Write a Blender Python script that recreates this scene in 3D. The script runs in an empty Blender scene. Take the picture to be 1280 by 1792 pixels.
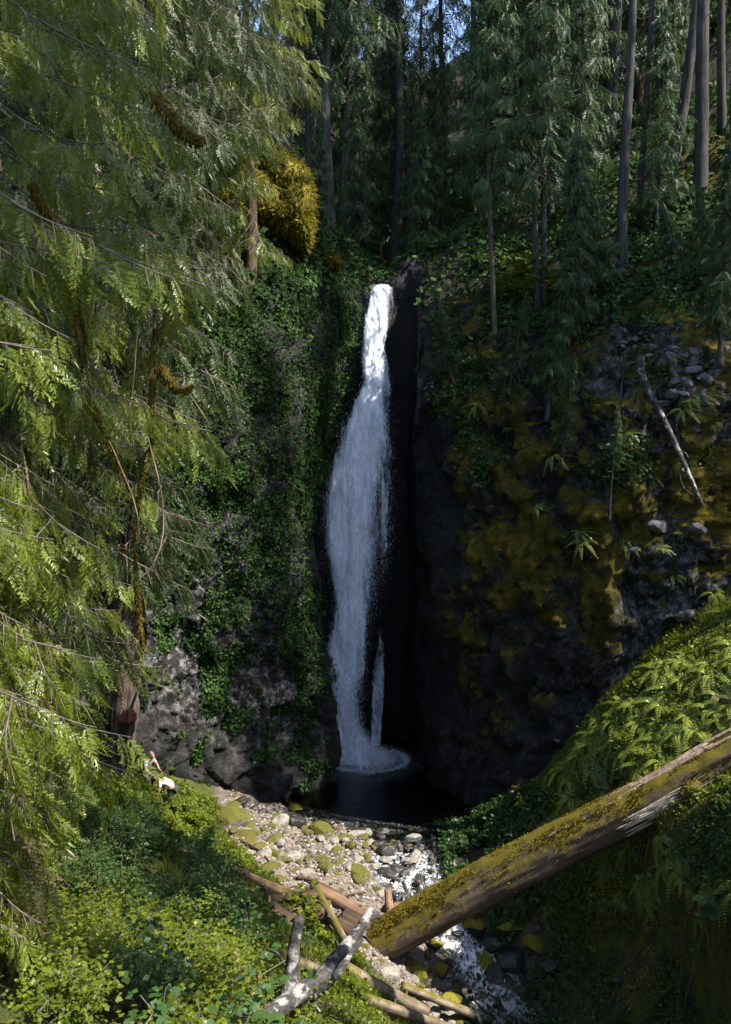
import bpy, math, random
import numpy as np
from math import radians, sin, cos, pi, atan2, asin, sqrt

# ------------------------------------------------------------------ camera
F = 1406.0                       # focal length in photo pixels (1280 x 1792)
CAMZ = 15.0
PITCH = math.atan(96.0 / F)
SC = bpy.context.scene
COL = SC.collection
cd = bpy.data.cameras.new("camera")
cam = bpy.data.objects.new("camera", cd)
COL.objects.link(cam)
cam.location = (0, 0, CAMZ)
cam.rotation_euler = (pi / 2 - PITCH, 0, 0)
cd.sensor_fit = 'VERTICAL'
cd.sensor_height = 24.0
cd.lens = 12.0 * F / 896.0
cd.clip_start = 0.1
cd.clip_end = 2000
SC.camera = cam

# ------------------------------------------------------------------ light
SUN = np.array((0.60, -0.24, 0.80))
SUN = SUN / np.linalg.norm(SUN)
world = bpy.data.worlds.new("World")
SC.world = world
world.use_nodes = True
wn = world.node_tree
wn.nodes.clear()
sky = wn.nodes.new("ShaderNodeTexSky")
sky.sky_type = 'NISHITA'
sky.sun_disc = False
sky.sun_elevation = asin(SUN[2])
sky.sun_rotation = atan2(SUN[0], SUN[1])
sky.air_density = 1.0
bg = wn.nodes.new("ShaderNodeBackground")
bg.inputs[1].default_value = 0.15
wo = wn.nodes.new("ShaderNodeOutputWorld")
wn.links.new(sky.outputs[0], bg.inputs[0])
wn.links.new(bg.outputs[0], wo.inputs[0])
sd = bpy.data.lights.new("sun", 'SUN')
sd.energy = 5.0
sd.angle = radians(0.5)
sd.color = (1.0, 0.94, 0.82)
so = bpy.data.objects.new("sun", sd)
COL.objects.link(so)
from mathutils import Vector, Matrix
so.rotation_euler = Vector(SUN).to_track_quat('Z', 'Y').to_euler()
so.location = (30, -10, 60)
SC.view_settings.view_transform = 'Standard'
SC.view_settings.look = 'None'
SC.view_settings.exposure = 1.5
SC.view_settings.gamma = 1.0
SC.cycles.max_bounces = 5
SC.cycles.diffuse_bounces = 2
SC.cycles.glossy_bounces = 2
SC.cycles.transmission_bounces = 3
SC.cycles.transparent_max_bounces = 12
SC.cycles.sample_clamp_indirect = 3.0
SC.cycles.caustics_reflective = False
SC.cycles.caustics_refractive = False

# ------------------------------------------------------------------ helpers
def P(px, py, Y):
    """world point seen at photo pixel (px, py) at distance Y in front of the camera"""
    d = np.array((px - 640.0, (896 - py) * sin(PITCH) + F * cos(PITCH),
                  (896 - py) * cos(PITCH) - F * sin(PITCH)))
    return np.array((0, 0, CAMZ)) + d * (Y / d[1])

def project(p):
    p = np.asarray(p, float)
    q = p - np.array((0, 0, CAMZ))
    fwd = q[..., 1] * cos(PITCH) - q[..., 2] * sin(PITCH)
    up = q[..., 1] * sin(PITCH) + q[..., 2] * cos(PITCH)
    fwd = np.where(np.abs(fwd) < 1e-3, 1e-3, fwd)
    return 640 + q[..., 0] / fwd * F, 896 - up / fwd * F, fwd

def hash01(i, j, k, seed):
    h = (i.astype(np.uint32) * np.uint32(374761393) + j.astype(np.uint32) * np.uint32(668265263)
         + k.astype(np.uint32) * np.uint32(2147483647 & 1274126177) + np.uint32(seed * 1013904223 & 0xffffffff))
    h = (h ^ (h >> np.uint32(13))) * np.uint32(1274126177)
    h = h ^ (h >> np.uint32(16))
    return (h & np.uint32(0xffffff)).astype(np.float64) / 0xffffff

def vnoise(p, seed=0):
    p = np.asarray(p, float)
    i = np.floor(p).astype(np.int64)
    f = p - i
    f = f * f * f * (f * (f * 6 - 15) + 10)
    r = 0
    for dx in (0, 1):
        wx = f[:, 0] if dx else 1 - f[:, 0]
        for dy in (0, 1):
            wy = f[:, 1] if dy else 1 - f[:, 1]
            for dz in (0, 1):
                wz = f[:, 2] if dz else 1 - f[:, 2]
                r = r + wx * wy * wz * hash01(i[:, 0] + dx, i[:, 1] + dy, i[:, 2] + dz, seed)
    return r * 2 - 1

def fbm(p, oct=4, seed=0, gain=0.5, lac=2.03):
    p = np.asarray(p, float)
    a, s, r = 1.0, 0.0, 0
    for o in range(oct):
        r = r + a * vnoise(p, seed + o * 7)
        s += a
        a *= gain
        p = p * lac + 3.7
    return r / s

def billow(p, oct=3, seed=0):
    p = np.asarray(p, float)
    a, s, r = 1.0, 0.0, 0
    for o in range(oct):
        r = r + a * (1 - np.abs(vnoise(p, seed + o * 11)) * 2.0)
        s += a
        a *= 0.5
        p = p * 2.1 + 1.3
    return r / s

def cells(p, seed=0):
    """distance to nearest feature point and a random value of its cell"""
    p = np.asarray(p, float)
    i = np.floor(p).astype(np.int64)
    best = np.full(len(p), 9.0)
    val = np.zeros(len(p))
    for dx in (-1, 0, 1):
        for dy in (-1, 0, 1):
            for dz in (-1, 0, 1):
                a, b, c = i[:, 0] + dx, i[:, 1] + dy, i[:, 2] + dz
                q = np.stack((a + hash01(a, b, c, seed), b + hash01(a, b, c, seed + 1), c + hash01(a, b, c, seed + 2)), 1)
                d = np.linalg.norm(q - p, axis=1)
                m = d < best
                best = np.where(m, d, best)
                val = np.where(m, hash01(a, b, c, seed + 3), val)
    return best, val

def smooth(a, b, x):
    t = np.clip((x - a) / (b - a), 0, 1)
    return t * t * (3 - 2 * t)

def unit(v):
    v = np.asarray(v, float)
    n = np.linalg.norm(v, axis=-1, keepdims=True)
    return v / np.maximum(n, 1e-9)

class MB:
    """collects vertices and faces; build() links them as ONE mesh object"""
    def __init__(self):
        self.v, self.q, self.t, self.n = [], [], [], 0
        self.qm, self.tm, self.qr, self.tr = [], [], [], []

    def add(self, v, quads=None, tris=None, mat=0, rnd=None):
        v = np.asarray(v, float).reshape(-1, 3)
        if quads is not None and len(quads):
            q = np.asarray(quads, np.int64).reshape(-1, 4)
            self.q.append(q + self.n)
            self.qm.append(np.full(len(q), mat))
            self.qr.append(np.full(len(q), 0.5) if rnd is None else np.broadcast_to(rnd, (len(q),)))
        if tris is not None and len(tris):
            t = np.asarray(tris, np.int64).reshape(-1, 3)
            self.t.append(t + self.n)
            self.tm.append(np.full(len(t), mat))
            self.tr.append(np.full(len(t), 0.5) if rnd is None or np.ndim(rnd) else np.full(len(t), rnd))
        self.v.append(v)
        self.n += len(v)
        return self

    def data(self, name, mats, smooth_=False, attrs=None):
        me = bpy.data.meshes.new(name)
        v = np.concatenate(self.v) if self.v else np.zeros((0, 3))
        q = np.concatenate(self.q) if self.q else np.zeros((0, 4), np.int64)
        t = np.concatenate(self.t) if self.t else np.zeros((0, 3), np.int64)
        me.vertices.add(len(v))
        me.vertices.foreach_set("co", v.astype(np.float32).ravel())
        nl = q.size + t.size
        me.loops.add(nl)
        me.loops.foreach_set("vertex_index", np.concatenate((q.ravel(), t.ravel())).astype(np.int32))
        me.polygons.add(len(q) + len(t))
        st = np.concatenate((np.arange(len(q)) * 4, q.size + np.arange(len(t)) * 3)).astype(np.int32)
        me.polygons.foreach_set("loop_start", st)
        mi = np.concatenate([*(self.qm or [np.zeros(0)]), *(self.tm or [np.zeros(0)])]).astype(np.int32)
        for m in (mats if isinstance(mats, (list, tuple)) else [mats]):
            me.materials.append(m)
        me.polygons.foreach_set("material_index", mi)
        me.polygons.foreach_set("use_smooth", np.full(len(mi), bool(smooth_)))
        me.update(calc_edges=True)
        rn = np.concatenate([*(self.qr or [np.zeros(0)]), *(self.tr or [np.zeros(0)])]).astype(np.float32)
        a = me.attributes.new("rnd", 'FLOAT', 'FACE')
        a.data.foreach_set("value", rn)
        for k, val in (attrs or {}).items():
            a = me.attributes.new(k, 'FLOAT', 'POINT')
            a.data.foreach_set("value", np.asarray(val, np.float32))
        me.validate()
        return me

    def build(self, name, mats, parent=None, smooth_=False, attrs=None):
        o = bpy.data.objects.new(name, self.data(name, mats, smooth_, attrs))
        COL.objects.link(o)
        if parent is not None:
            o.parent = parent
        return o

def tag(o, label=None, cat=None, group=None, kind=None):
    if label: o['label'] = label
    if cat: o['category'] = cat
    if group: o['group'] = group
    if kind: o['kind'] = kind
    return o

def empty(name, loc, label, cat, group=None, rz=0.0, scale=1.0, rot=None):
    o = bpy.data.objects.new(name, None)
    COL.objects.link(o)
    o.location = tuple(loc)
    o.rotation_euler = rot if rot is not None else (0, 0, rz)
    o.scale = (scale,) * 3 if np.ndim(scale) == 0 else tuple(scale)
    o.empty_display_size = 0.2
    return tag(o, label, cat, group)

def inst(name, me, parent=None, loc=(0, 0, 0), rot=(0, 0, 0), scale=1.0):
    o = bpy.data.objects.new(name, me)
    COL.objects.link(o)
    o.location = tuple(loc)
    o.rotation_euler = rot
    o.scale = (scale,) * 3 if np.ndim(scale) == 0 else tuple(scale)
    if parent is not None: o.parent = parent
    return o

def tube_arr(pts, rad, sides=8, seed=0, rough=0.0, cap=True, freq=3.0, lengthwise=0.35):
    """tapered tube along a polyline: vertices, quads, tris"""
    pts = np.asarray(pts, float)
    n = len(pts)
    rad = np.broadcast_to(np.asarray(rad, float), (n,))
    tan = unit(np.gradient(pts, axis=0))
    up = np.array((0.0, 0, 1)) if abs(tan[0][2]) < 0.9 else np.array((1.0, 0, 0))
    v = []
    a = np.arange(sides) / sides * 2 * pi
    for i in range(n):
        s = unit(np.cross(tan[i], up))
        u = np.cross(s, tan[i])
        up = u
        v.append(pts[i] + rad[i] * (np.cos(a)[:, None] * s + np.sin(a)[:, None] * u))
    v = np.concatenate(v)
    if rough > 0:
        c = np.repeat(pts, sides, 0)
        d = v - c
        L = np.concatenate(([0], np.cumsum(np.linalg.norm(np.diff(pts, axis=0), axis=1))))
        q = unit(d) * freq * 0.9
        q = q + np.repeat(L, sides)[:, None] * np.array((lengthwise, lengthwise * 0.7, lengthwise * 0.4))[None, :] + seed * 5.1
        k = 1 + rough * fbm(q, 3, seed)
        v = c + d * k[:, None]
    i = np.arange(n - 1)[:, None] * sides
    j = np.arange(sides)[None, :]
    j2 = (j + 1) % sides
    q = np.stack((i + j, i + j2, i + sides + j2, i + sides + j), -1).reshape(-1, 4)
    t = None
    if cap:
        v = np.concatenate((v, pts[:1], pts[-1:]))
        c0, c1 = n * sides, n * sides + 1
        jj = np.arange(sides)
        t0 = np.stack((np.full(sides, c0), (jj + 1) % sides, jj), -1)
        b = (n - 1) * sides
        t1 = np.stack((np.full(sides, c1), b + jj, b + (jj + 1) % sides), -1)
        t = np.concatenate((t0, t1))
    return v, q, t

def curve_pts(keys, n):
    """Catmull-Rom through key points"""
    k = np.asarray(keys, float)
    m = len(k)
    t = np.linspace(0, m - 1, n)
    return crom(k, t)

def crom(k, t):
    m = len(k)
    i = np.clip(np.floor(t).astype(int), 0, m - 2)
    f = (t - i)
    p0 = k[np.clip(i - 1, 0, m - 1)]
    p1 = k[i]
    p2 = k[i + 1]
    p3 = k[np.clip(i + 2, 0, m - 1)]
    f = f.reshape((-1,) + (1,) * (k.ndim - 1))
    return 0.5 * (2 * p1 + (p2 - p0) * f + (2 * p0 - 5 * p1 + 4 * p2 - p3) * f ** 2 + (3 * p1 - p0 - 3 * p2 + p3) * f ** 3)

def leaves_arr(p0, p1, w, nrm, mid=0.45):
    """flat pointed leaves as 4-vertex diamonds"""
    d = p1 - p0
    s = unit(np.cross(nrm, d)) * np.asarray(w).reshape(-1, 1)
    m = p0 + d * mid
    v = np.stack((p0, m + s, p1, m - s), 1).reshape(-1, 3)
    q = np.arange(len(p0) * 4).reshape(-1, 4)
    return v, q

# ------------------------------------------------------------------ materials
def mat(name):
    m = bpy.data.materials.new(name)
    m.use_nodes = True
    nt = m.node_tree
    nt.nodes.clear()
    out = nt.nodes.new("ShaderNodeOutputMaterial")
    return m, nt, out

class N:
    """tiny node helper"""
    def __init__(s, nt): s.nt = nt
    def n(s, t, **kw):
        x = s.nt.nodes.new(t)
        for k, v in kw.items(): setattr(x, k, v)
        return x
    def l(s, a, b): s.nt.links.new(a, b)
    def setin(s, node, i, v):
        if v is None: return
        if hasattr(v, 'is_output') or isinstance(v, bpy.types.NodeSocket): s.l(v, node.inputs[i])
        else: node.inputs[i].default_value = v
    def noise(s, scale, detail=4.0, rough=0.55, vec=None, dim='3D', dist=0.0):
        x = s.n("ShaderNodeTexNoise")
        x.inputs['Scale'].default_value = scale
        x.inputs['Detail'].default_value = detail
        x.inputs['Roughness'].default_value = rough
        x.inputs['Distortion'].default_value = dist
        if vec is not None: s.l(vec, x.inputs['Vector'])
        return x.outputs[0]
    def vor(s, scale, vec=None, feature='F1'):
        x = s.n("ShaderNodeTexVoronoi", feature=feature)
        x.inputs['Scale'].default_value = scale
        if vec is not None: s.l(vec, x.inputs['Vector'])
        return x
    def ramp(s, fac, stops):
        x = s.n("ShaderNodeValToRGB")
        e = x.color_ramp.elements
        while len(e) < len(stops): e.new(0.5)
        for el, (p, c) in zip(e, stops):
            el.position = p
            el.color = (c[0], c[1], c[2], 1) if np.ndim(c) else (c, c, c, 1)
        s.l(fac, x.inputs[0])
        return x.outputs[0]
    def mix(s, fac, a, b):
        x = s.n("ShaderNodeMix", data_type='RGBA')
        s.setin(x, 0, fac)
        for i, c in ((6, a), (7, b)):
            if isinstance(c, tuple): x.inputs[i].default_value = (*c[:3], 1)
            else: s.l(c, x.inputs[i])
        return x.outputs[2]
    def math(s, op, a, b=None, clamp=False):
        x = s.n("ShaderNodeMath", operation=op, use_clamp=clamp)
        s.setin(x, 0, a)
        s.setin(x, 1, b)
        return x.outputs[0]
    def attr(s, name): 
        x = s.n("ShaderNodeAttribute")
        x.attribute_name = name
        return x.outputs['Fac']
    def map(s, vec, scale=(1, 1, 1), rot=(0, 0, 0)):
        x = s.n("ShaderNodeMapping")
        x.inputs['Scale'].default_value = scale
        x.inputs['Rotation'].default_value = rot
        s.l(vec, x.inputs['Vector'])
        return x.outputs[0]
    def obj(s): return s.n("ShaderNodeTexCoord").outputs['Object']
    def pos(s): return s.n("ShaderNodeNewGeometry").outputs['Position']
    def nz(s):
        g = s.n("ShaderNodeNewGeometry").outputs['Normal']
        x = s.n("ShaderNodeSeparateXYZ")
        s.l(g, x.inputs[0])
        return x.outputs[2]
    def bump(s, h, strength=0.5, dist=0.05):
        x = s.n("ShaderNodeBump")
        x.inputs['Strength'].default_value = strength
        x.inputs['Distance'].default_value = dist
        s.l(h, x.inputs['Height'])
        return x.outputs[0]
    def princ(s, col, rough=0.8, spec=0.3, bump=None):
        x = s.n("ShaderNodeBsdfPrincipled")
        s.setin(x, 0, (*col[:3], 1) if isinstance(col, tuple) else col)
        s.setin(x, 2, rough)
        s.setin(x, 'Specular IOR Level', spec)
        if bump is not None: s.l(bump, x.inputs['Normal'])
        return x
    def mixsh(s, fac, a, b):
        x = s.n("ShaderNodeMixShader")
        s.setin(x, 0, fac)
        s.l(a, x.inputs[1])
        s.l(b, x.inputs[2])
        return x.outputs[0]

def leaf_mat(name, ca, cb, trans=None, tfac=0.35, rough=0.42, spec=0.45, obvar=0.3):
    m, nt, out = mat(name)
    k = N(nt)
    r = k.attr("rnd")
    oi = k.n("ShaderNodeObjectInfo").outputs['Random']
    f = k.math('ADD', k.math('MULTIPLY', r, 1 - obvar), k.math('MULTIPLY', oi, obvar), True)
    col = k.mix(f, ca, cb)
    b = k.princ(col, rough, spec)
    t = k.n("ShaderNodeBsdfTranslucent")
    tc = trans or tuple(min(1, c * 1.5) for c in cb)
    k.l(k.mix(0.5, col, tc), t.inputs[0])
    k.l(k.mixsh(tfac, b.outputs[0], t.outputs[0]), out.inputs[0])
    return m

def bark_mat(name, ca, cb, moss=0.0, mosscol=(0.16, 0.13, 0.012), scale=6.0, rough=0.9, stretch=0.12, bump=0.8, axis=2, mossnoise=2.0, bare=None):
    m, nt, out = mat(name)
    k = N(nt)
    v = k.obj()
    sc = [1, 1, 1]
    sc[axis] = stretch
    mv = k.map(v, tuple(sc))
    n1 = k.noise(scale, 6, 0.65, mv)
    n2 = k.noise(scale * 0.3, 3, 0.5, v)
    f = k.math('MULTIPLY', n1, k.math('ADD', n2, 0.5))
    col = k.ramp(f, [(0.25, ca), (0.75, cb)])
    h = n1
    if bare:
        col = k.mix(k.ramp(k.noise(scale * 0.25, 4, 0.6, mv), [(0.52, 0), (0.6, 1)]), col, bare)
    if moss > 0:
        nz = k.nz()
        mn = k.noise(mossnoise, 5, 0.6, v)
        fm = k.math('ADD', k.math('MULTIPLY', nz, 0.45), mn)
        fm = k.ramp(fm, [(max(0.0, 1.0 - moss - 0.08), 0), (min(1.0, 1.0 - moss + 0.12), 1)])
        mc = k.mix(k.noise(14, 4, 0.6, v), tuple(c * 0.45 for c in mosscol), tuple(min(1, c * 1.7) for c in mosscol))
        col = k.mix(fm, col, mc)
        h = k.math('ADD', h, k.math('MULTIPLY', fm, k.noise(40, 3, 0.7, v)))
    b = k.princ(col, rough, 0.25, k.bump(h, bump, 0.05))
    k.l(b.outputs[0], out.inputs[0])
    return m
# ------------------------------------------------------------------ terrain materials
def make_rock_mat():
    m, nt, out = mat("mossy_basalt")
    k = N(nt)
    v = k.pos()
    n1 = k.noise(1.3, 8, 0.65, v)
    n2 = k.noise(7.0, 6, 0.7, v)
    rock = k.ramp(k.math('MULTIPLY', n1, k.math('ADD', n2, 0.5)), [(0.28, (0.005, 0.005, 0.006)), (0.5, (0.022, 0.021, 0.020)), (0.78, (0.085, 0.082, 0.08))])
    # pale lichen patches
    lich = k.ramp(k.noise(2.6, 12, 0.80, v), [(0.50, 0), (0.60, 1)])
    lich = k.math('MULTIPLY', lich, k.attr("lichen"))
    rock = k.mix(lich, rock, (0.25, 0.245, 0.25))
    # forest floor
    soil = k.ramp(k.noise(2.5, 6, 0.7, v), [(0.35, (0.012, 0.010, 0.007)), (0.6, (0.045, 0.032, 0.02)), (0.8, (0.09, 0.06, 0.035))])
    col = k.mix(k.attr("soil"), rock, soil)
    mcol = k.ramp(k.noise(1.7, 7, 0.7, v), [(0.3, (0.02, 0.022, 0.006)), (0.5, (0.10, 0.080, 0.008)), (0.72, (0.30, 0.21, 0.012))])
    mf = k.math('ADD', k.math('MULTIPLY', k.noise(1.1, 7, 0.7, v), 1.3), k.math('SUBTRACT', k.attr("moss"), 0.95))
    mf = k.ramp(mf, [(0.30, 0), (0.46, 1)])
    col = k.mix(mf, col, mcol)
    # wet black rock near the falls
    wet = k.attr("wet")
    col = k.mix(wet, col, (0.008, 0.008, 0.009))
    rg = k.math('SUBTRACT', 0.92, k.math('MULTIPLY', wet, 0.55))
    fine = k.math('ADD', k.noise(9, 8, 0.75, v), k.math('MULTIPLY', mf, k.noise(38, 3, 0.7, v)))
    b = k.princ(col, rg, 0.25, k.bump(fine, 0.9, 0.18))
    k.l(b.outputs[0], out.inputs[0])
    return m

def make_ground_mat():
    m, nt, out = mat("stream_bank_ground")
    k = N(nt)
    v = k.pos()
    soil = k.ramp(k.noise(3.0, 7, 0.7, v), [(0.3, (0.012, 0.009, 0.006)), (0.55, (0.05, 0.034, 0.02)), (0.8, (0.13, 0.085, 0.05))])
    vo = k.vor(6.0, v)
    gv = k.ramp(k.noise(9.0, 7, 0.75, v), [(0.35, (0.03, 0.027, 0.024)), (0.55, (0.13, 0.115, 0.10)), (0.75, (0.30, 0.27, 0.24))])
    gv = k.mix(k.math('MULTIPLY', k.noise(4, 3, 0.6, v), 0.8), gv, (0.22, 0.17, 0.13))
    col = k.mix(k.attr("gravel"), soil, gv)
    mcol = k.ramp(k.noise(2.4, 7, 0.7, v), [(0.3, (0.02, 0.028, 0.006)), (0.5, (0.05, 0.06, 0.01)), (0.7, (0.11, 0.11, 0.014))])
    mf = k.math('ADD', k.noise(1.3, 6, 0.65, v), k.math('SUBTRACT', k.attr("moss"), 0.7))
    mf = k.ramp(mf, [(0.32, 0), (0.48, 1)])
    col = k.mix(mf, col, mcol)
    wet = k.attr("wet")
    col = k.mix(k.math('MULTIPLY', wet, 0.75), col, (0.012, 0.012, 0.012))
    rg = k.math('SUBTRACT', 0.9, k.math('MULTIPLY', wet, 0.5))
    h = k.noise(12, 7, 0.7, v)
    b = k.princ(col, rg, 0.3, k.bump(h, 0.8, 0.12))
    k.l(b.outputs[0], out.inputs[0])
    return m

M_ROCKWALL = make_rock_mat()
M_GROUND = make_ground_mat()

# ------------------------------------------------------------------ gorge sheet: cliffs, rim and the forest slopes behind
KEYS = [  # stations from far left round the alcove to far right; rows from buried base over the rim to the far hillside
    [(-24, 20, 1), (-24, 20, 5), (-25, 21, 10), (-26, 22, 16), (-27, 24, 21), (-31, 29, 28), (-42, 45, 45), (-70, 110, 86)],
    [(-13, 28, 1), (-13, 28, 4.5), (-13.4, 28.5, 9.5), (-13.8, 29.3, 15), (-14, 31, 21), (-15.5, 36, 28), (-23, 52, 41), (-42, 115, 82)],
    [(-8.6, 31.3, -1), (-8.6, 31.3, 3.0), (-8.9, 31.8, 8.5), (-8.6, 31.8, 15), (-8.4, 33.5, 21.3), (-9, 38, 27.8), (-14, 55, 38), (-25, 118, 78)],
    [(-6.2, 33.5, -2), (-6.0, 33.5, 0.6), (-5.7, 34.2, 7.5), (-5.2, 34.0, 15), (-5.0, 35.5, 21.5), (-5.5, 39, 26.8), (-8, 55, 35), (-12, 120, 75)],
    [(-1.75, 36.3, -3), (-1.65, 36.3, 0), (-2.0, 36.5, 5), (-3.1, 36.5, 13.5), (-2.6, 38, 21), (-2.3, 42, 26), (-3, 55, 33), (-4, 120, 73)],
    [(-1.9, 40, -3), (-1.9, 40, -.2), (-2.1, 40.5, 6), (-2.4, 41, 14), (-1.0, 41.7, 22.6), (-0.6, 45, 25.6), (0, 56, 30.5), (2, 121, 71)],
    [(0, 42.3, -3), (0, 42.3, 0), (0, 42.4, 8), (.2, 42.6, 16), (0.8, 42.9, 23.6), (1.3, 46, 24.9), (1.8, 57, 29), (6, 122, 71)],
    [(2.2, 41.5, -3), (2.2, 41.5, 0), (2.2, 42, 8), (2.2, 42, 16), (2.6, 42.6, 24.2), (3.2, 46, 26.6), (5, 57, 32), (12, 122, 73)],
    [(3.3, 36, -3), (3.2, 36, 0), (3.0, 36.3, 6), (3.1, 36.5, 13), (3.2, 38.5, 19.7), (4.5, 42, 25), (9, 55, 33.5), (20, 122, 77)],
    [(6.0, 32.6, -2), (6.0, 33, 1.5), (6.1, 33.3, 7), (6.2, 33.3, 13), (6.5, 35, 18.6), (8, 40, 24.5), (15, 54, 36), (34, 122, 85)],
    [(9.4, 31, 1), (9.4, 31, 5), (9.2, 31, 9), (9.3, 31.1, 14), (9.6, 32.5, 18.6), (12, 38, 25.3), (21, 50, 39), (48, 118, 96)],
    [(12.6, 30.5, 5), (12.6, 30.5, 9), (12.4, 30.2, 11.7), (12.5, 30.4, 15), (12.9, 31.8, 19), (16, 36, 26.3), (27, 47, 42), (62, 112, 106)],
    [(19, 27.5, 6), (19.5, 27.5, 10), (20.5, 28, 11.5), (21.5, 29, 13.5), (23, 30.5, 17), (28, 34, 26), (39, 42, 45), (80, 100, 113)],
    [(29, 8, 8), (29, 8, 11), (30.5, 9, 13), (32, 10, 16), (35, 11, 20), (38, 14, 32), (55, 20, 52), (115, 50, 122)],
    [(34, -14, 9), (34, -14, 15), (35, -14, 18), (36, -14, 22), (38, -14, 27), (46, -14, 38), (65, -14, 58), (130, -14, 126)],
]
KEYS = np.array(KEYS, float)
NU, NV = 520, 400
# denser sampling where the picture looks
uk = np.interp(np.linspace(0, 1, NU), [0, .06, .93, 1.0], [0, 1, 12, 14])
vk = np.interp(np.linspace(0, 1, NV), [0, .03, .60, .82, 1.0], [0, 1, 4, 5.2, 7])
g = crom(KEYS, uk)                                    # NU x 8 x 3
g = np.swapaxes(crom(np.swapaxes(g, 0, 1), vk), 0, 1)  # NU x NV x 3
du = np.gradient(g, axis=0)
dv = np.gradient(g, axis=1)
nrm = unit(np.cross(du, dv))                          # towards the pool / up
UU, VV = np.meshgrid(uk, vk, indexing='ij')
if nrm[NU // 2, NV // 4][1] > 0: nrm = -nrm
pf = g.reshape(-1, 3)
U, V = UU.ravel(), VV.ravel()
alcove = smooth(4.05, 4.7, U) * (1 - smooth(7.2, 7.9, U)) * (1 - smooth(3.9, 4.3, V))
rightface = smooth(7.8, 8.4, U) * (1 - smooth(12.2, 12.8, U)) * smooth(0.9, 1.6, V) * (1 - smooth(4.3, 5.0, V))
cliff = 1 - smooth(3.7, 4.6, V)
c1, r1 = cells(pf * np.array((.75, .75, .55)), 3)
c2, r2 = cells(pf * np.array((2.0, 2.0, 1.5)) + 9, 13)
disp = (0.75 * fbm(pf * 0.22, 4, 1) + 0.55 * (r1 - 0.5) * cliff + 0.26 * (r2 - .5) * cliff + 0.16 * fbm(pf * 1.8, 4, 5))
lump = billow(pf * np.array((.85, .85, .5)), 3, 21)
disp = disp + rightface * (0.48 * lump + 0.12 * fbm(pf * 4.0, 3, 61) - 0.35 * smooth(.5, .85, c1)) + 0.25 * (1 - cliff) * fbm(pf * 0.7, 4, 31)
disp = disp * (1 - 0.75 * alcove)
pf = pf + nrm.reshape(-1, 3) * disp[:, None]
g = pf.reshape(NU, NV, 3)
du = np.gradient(g, axis=0)
dv = np.gradient(g, axis=1)
gn = unit(np.cross(du, dv))
if gn[NU // 2, NV // 4][1] > 0: gn = -gn
gnz = gn[..., 2].ravel()
mossA = (rightface * (0.66 + 0.36 * lump) + smooth(0.2, 0.75, gnz) * 0.45 * (1 - alcove)
         + 0.75 * smooth(9.6, 10.8, U) * smooth(4.1, 4.6, V) * (1 - smooth(5.6, 6.2, V)) + 0.25 * smooth(10.5, 11.5, U) * rightface)
mossA = mossA - 0.45 * smooth(5.2, 6.0, V) * (1 - smooth(9.5, 10.5, U))
# the bare foot of the right wall and of the left wall
mossA = mossA - 0.30 * (1 - smooth(1.2, 2.4, V)) * rightface
mossA = mossA - rightface * (.30 * smooth(.42, .75, c1) + .25 * smooth(.55, .85, c2) + .28 * smooth(.0, .35, fbm(pf * .28, 3, 66)))
mossA = np.clip(mossA, 0, 1.2)
soilA = smooth(4.2, 4.9, V)
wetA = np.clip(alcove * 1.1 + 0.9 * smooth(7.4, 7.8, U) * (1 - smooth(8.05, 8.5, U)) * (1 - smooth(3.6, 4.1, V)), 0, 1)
lichA = (1 - smooth(4.0, 4.6, U)) * (1 - smooth(2.4, 3.0, V)) * 1.0 + smooth(9.2, 10.5, U) * (1 - smooth(12.3, 12.9, U)) * .8 * (1 - smooth(4.5, 5.3, V))
lichA = lichA * smooth(1.15, 1.65, V) * (1 - smooth(3.7, 4.0, U)) + lichA * smooth(8, 9, U)
i = np.arange(NU - 1)[:, None] * NV
j = np.arange(NV - 1)[None, :]
Q = np.stack((i + j, i + NV + j, i + NV + j + 1, i + j + 1), -1).reshape(-1, 4)
gb = MB().add(pf, Q)
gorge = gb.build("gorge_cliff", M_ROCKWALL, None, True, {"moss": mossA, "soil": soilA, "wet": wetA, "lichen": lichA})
tag(gorge, "dark mossy rock walls and forest slopes around the waterfall", "cliff", kind="structure")
GN = gn.reshape(-1, 3)
# height lookup on the slopes above the rim
_sel = (V > 3.95)
_sp = pf[_sel]
def slope_z(x, y):
    d = (_sp[:, 0] - x) ** 2 + (_sp[:, 1] - y) ** 2
    k = np.argsort(d)[:4]
    w = 1 / (d[k] + 0.02)
    return float((_sp[k, 2] * w).sum() / w.sum())

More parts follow.
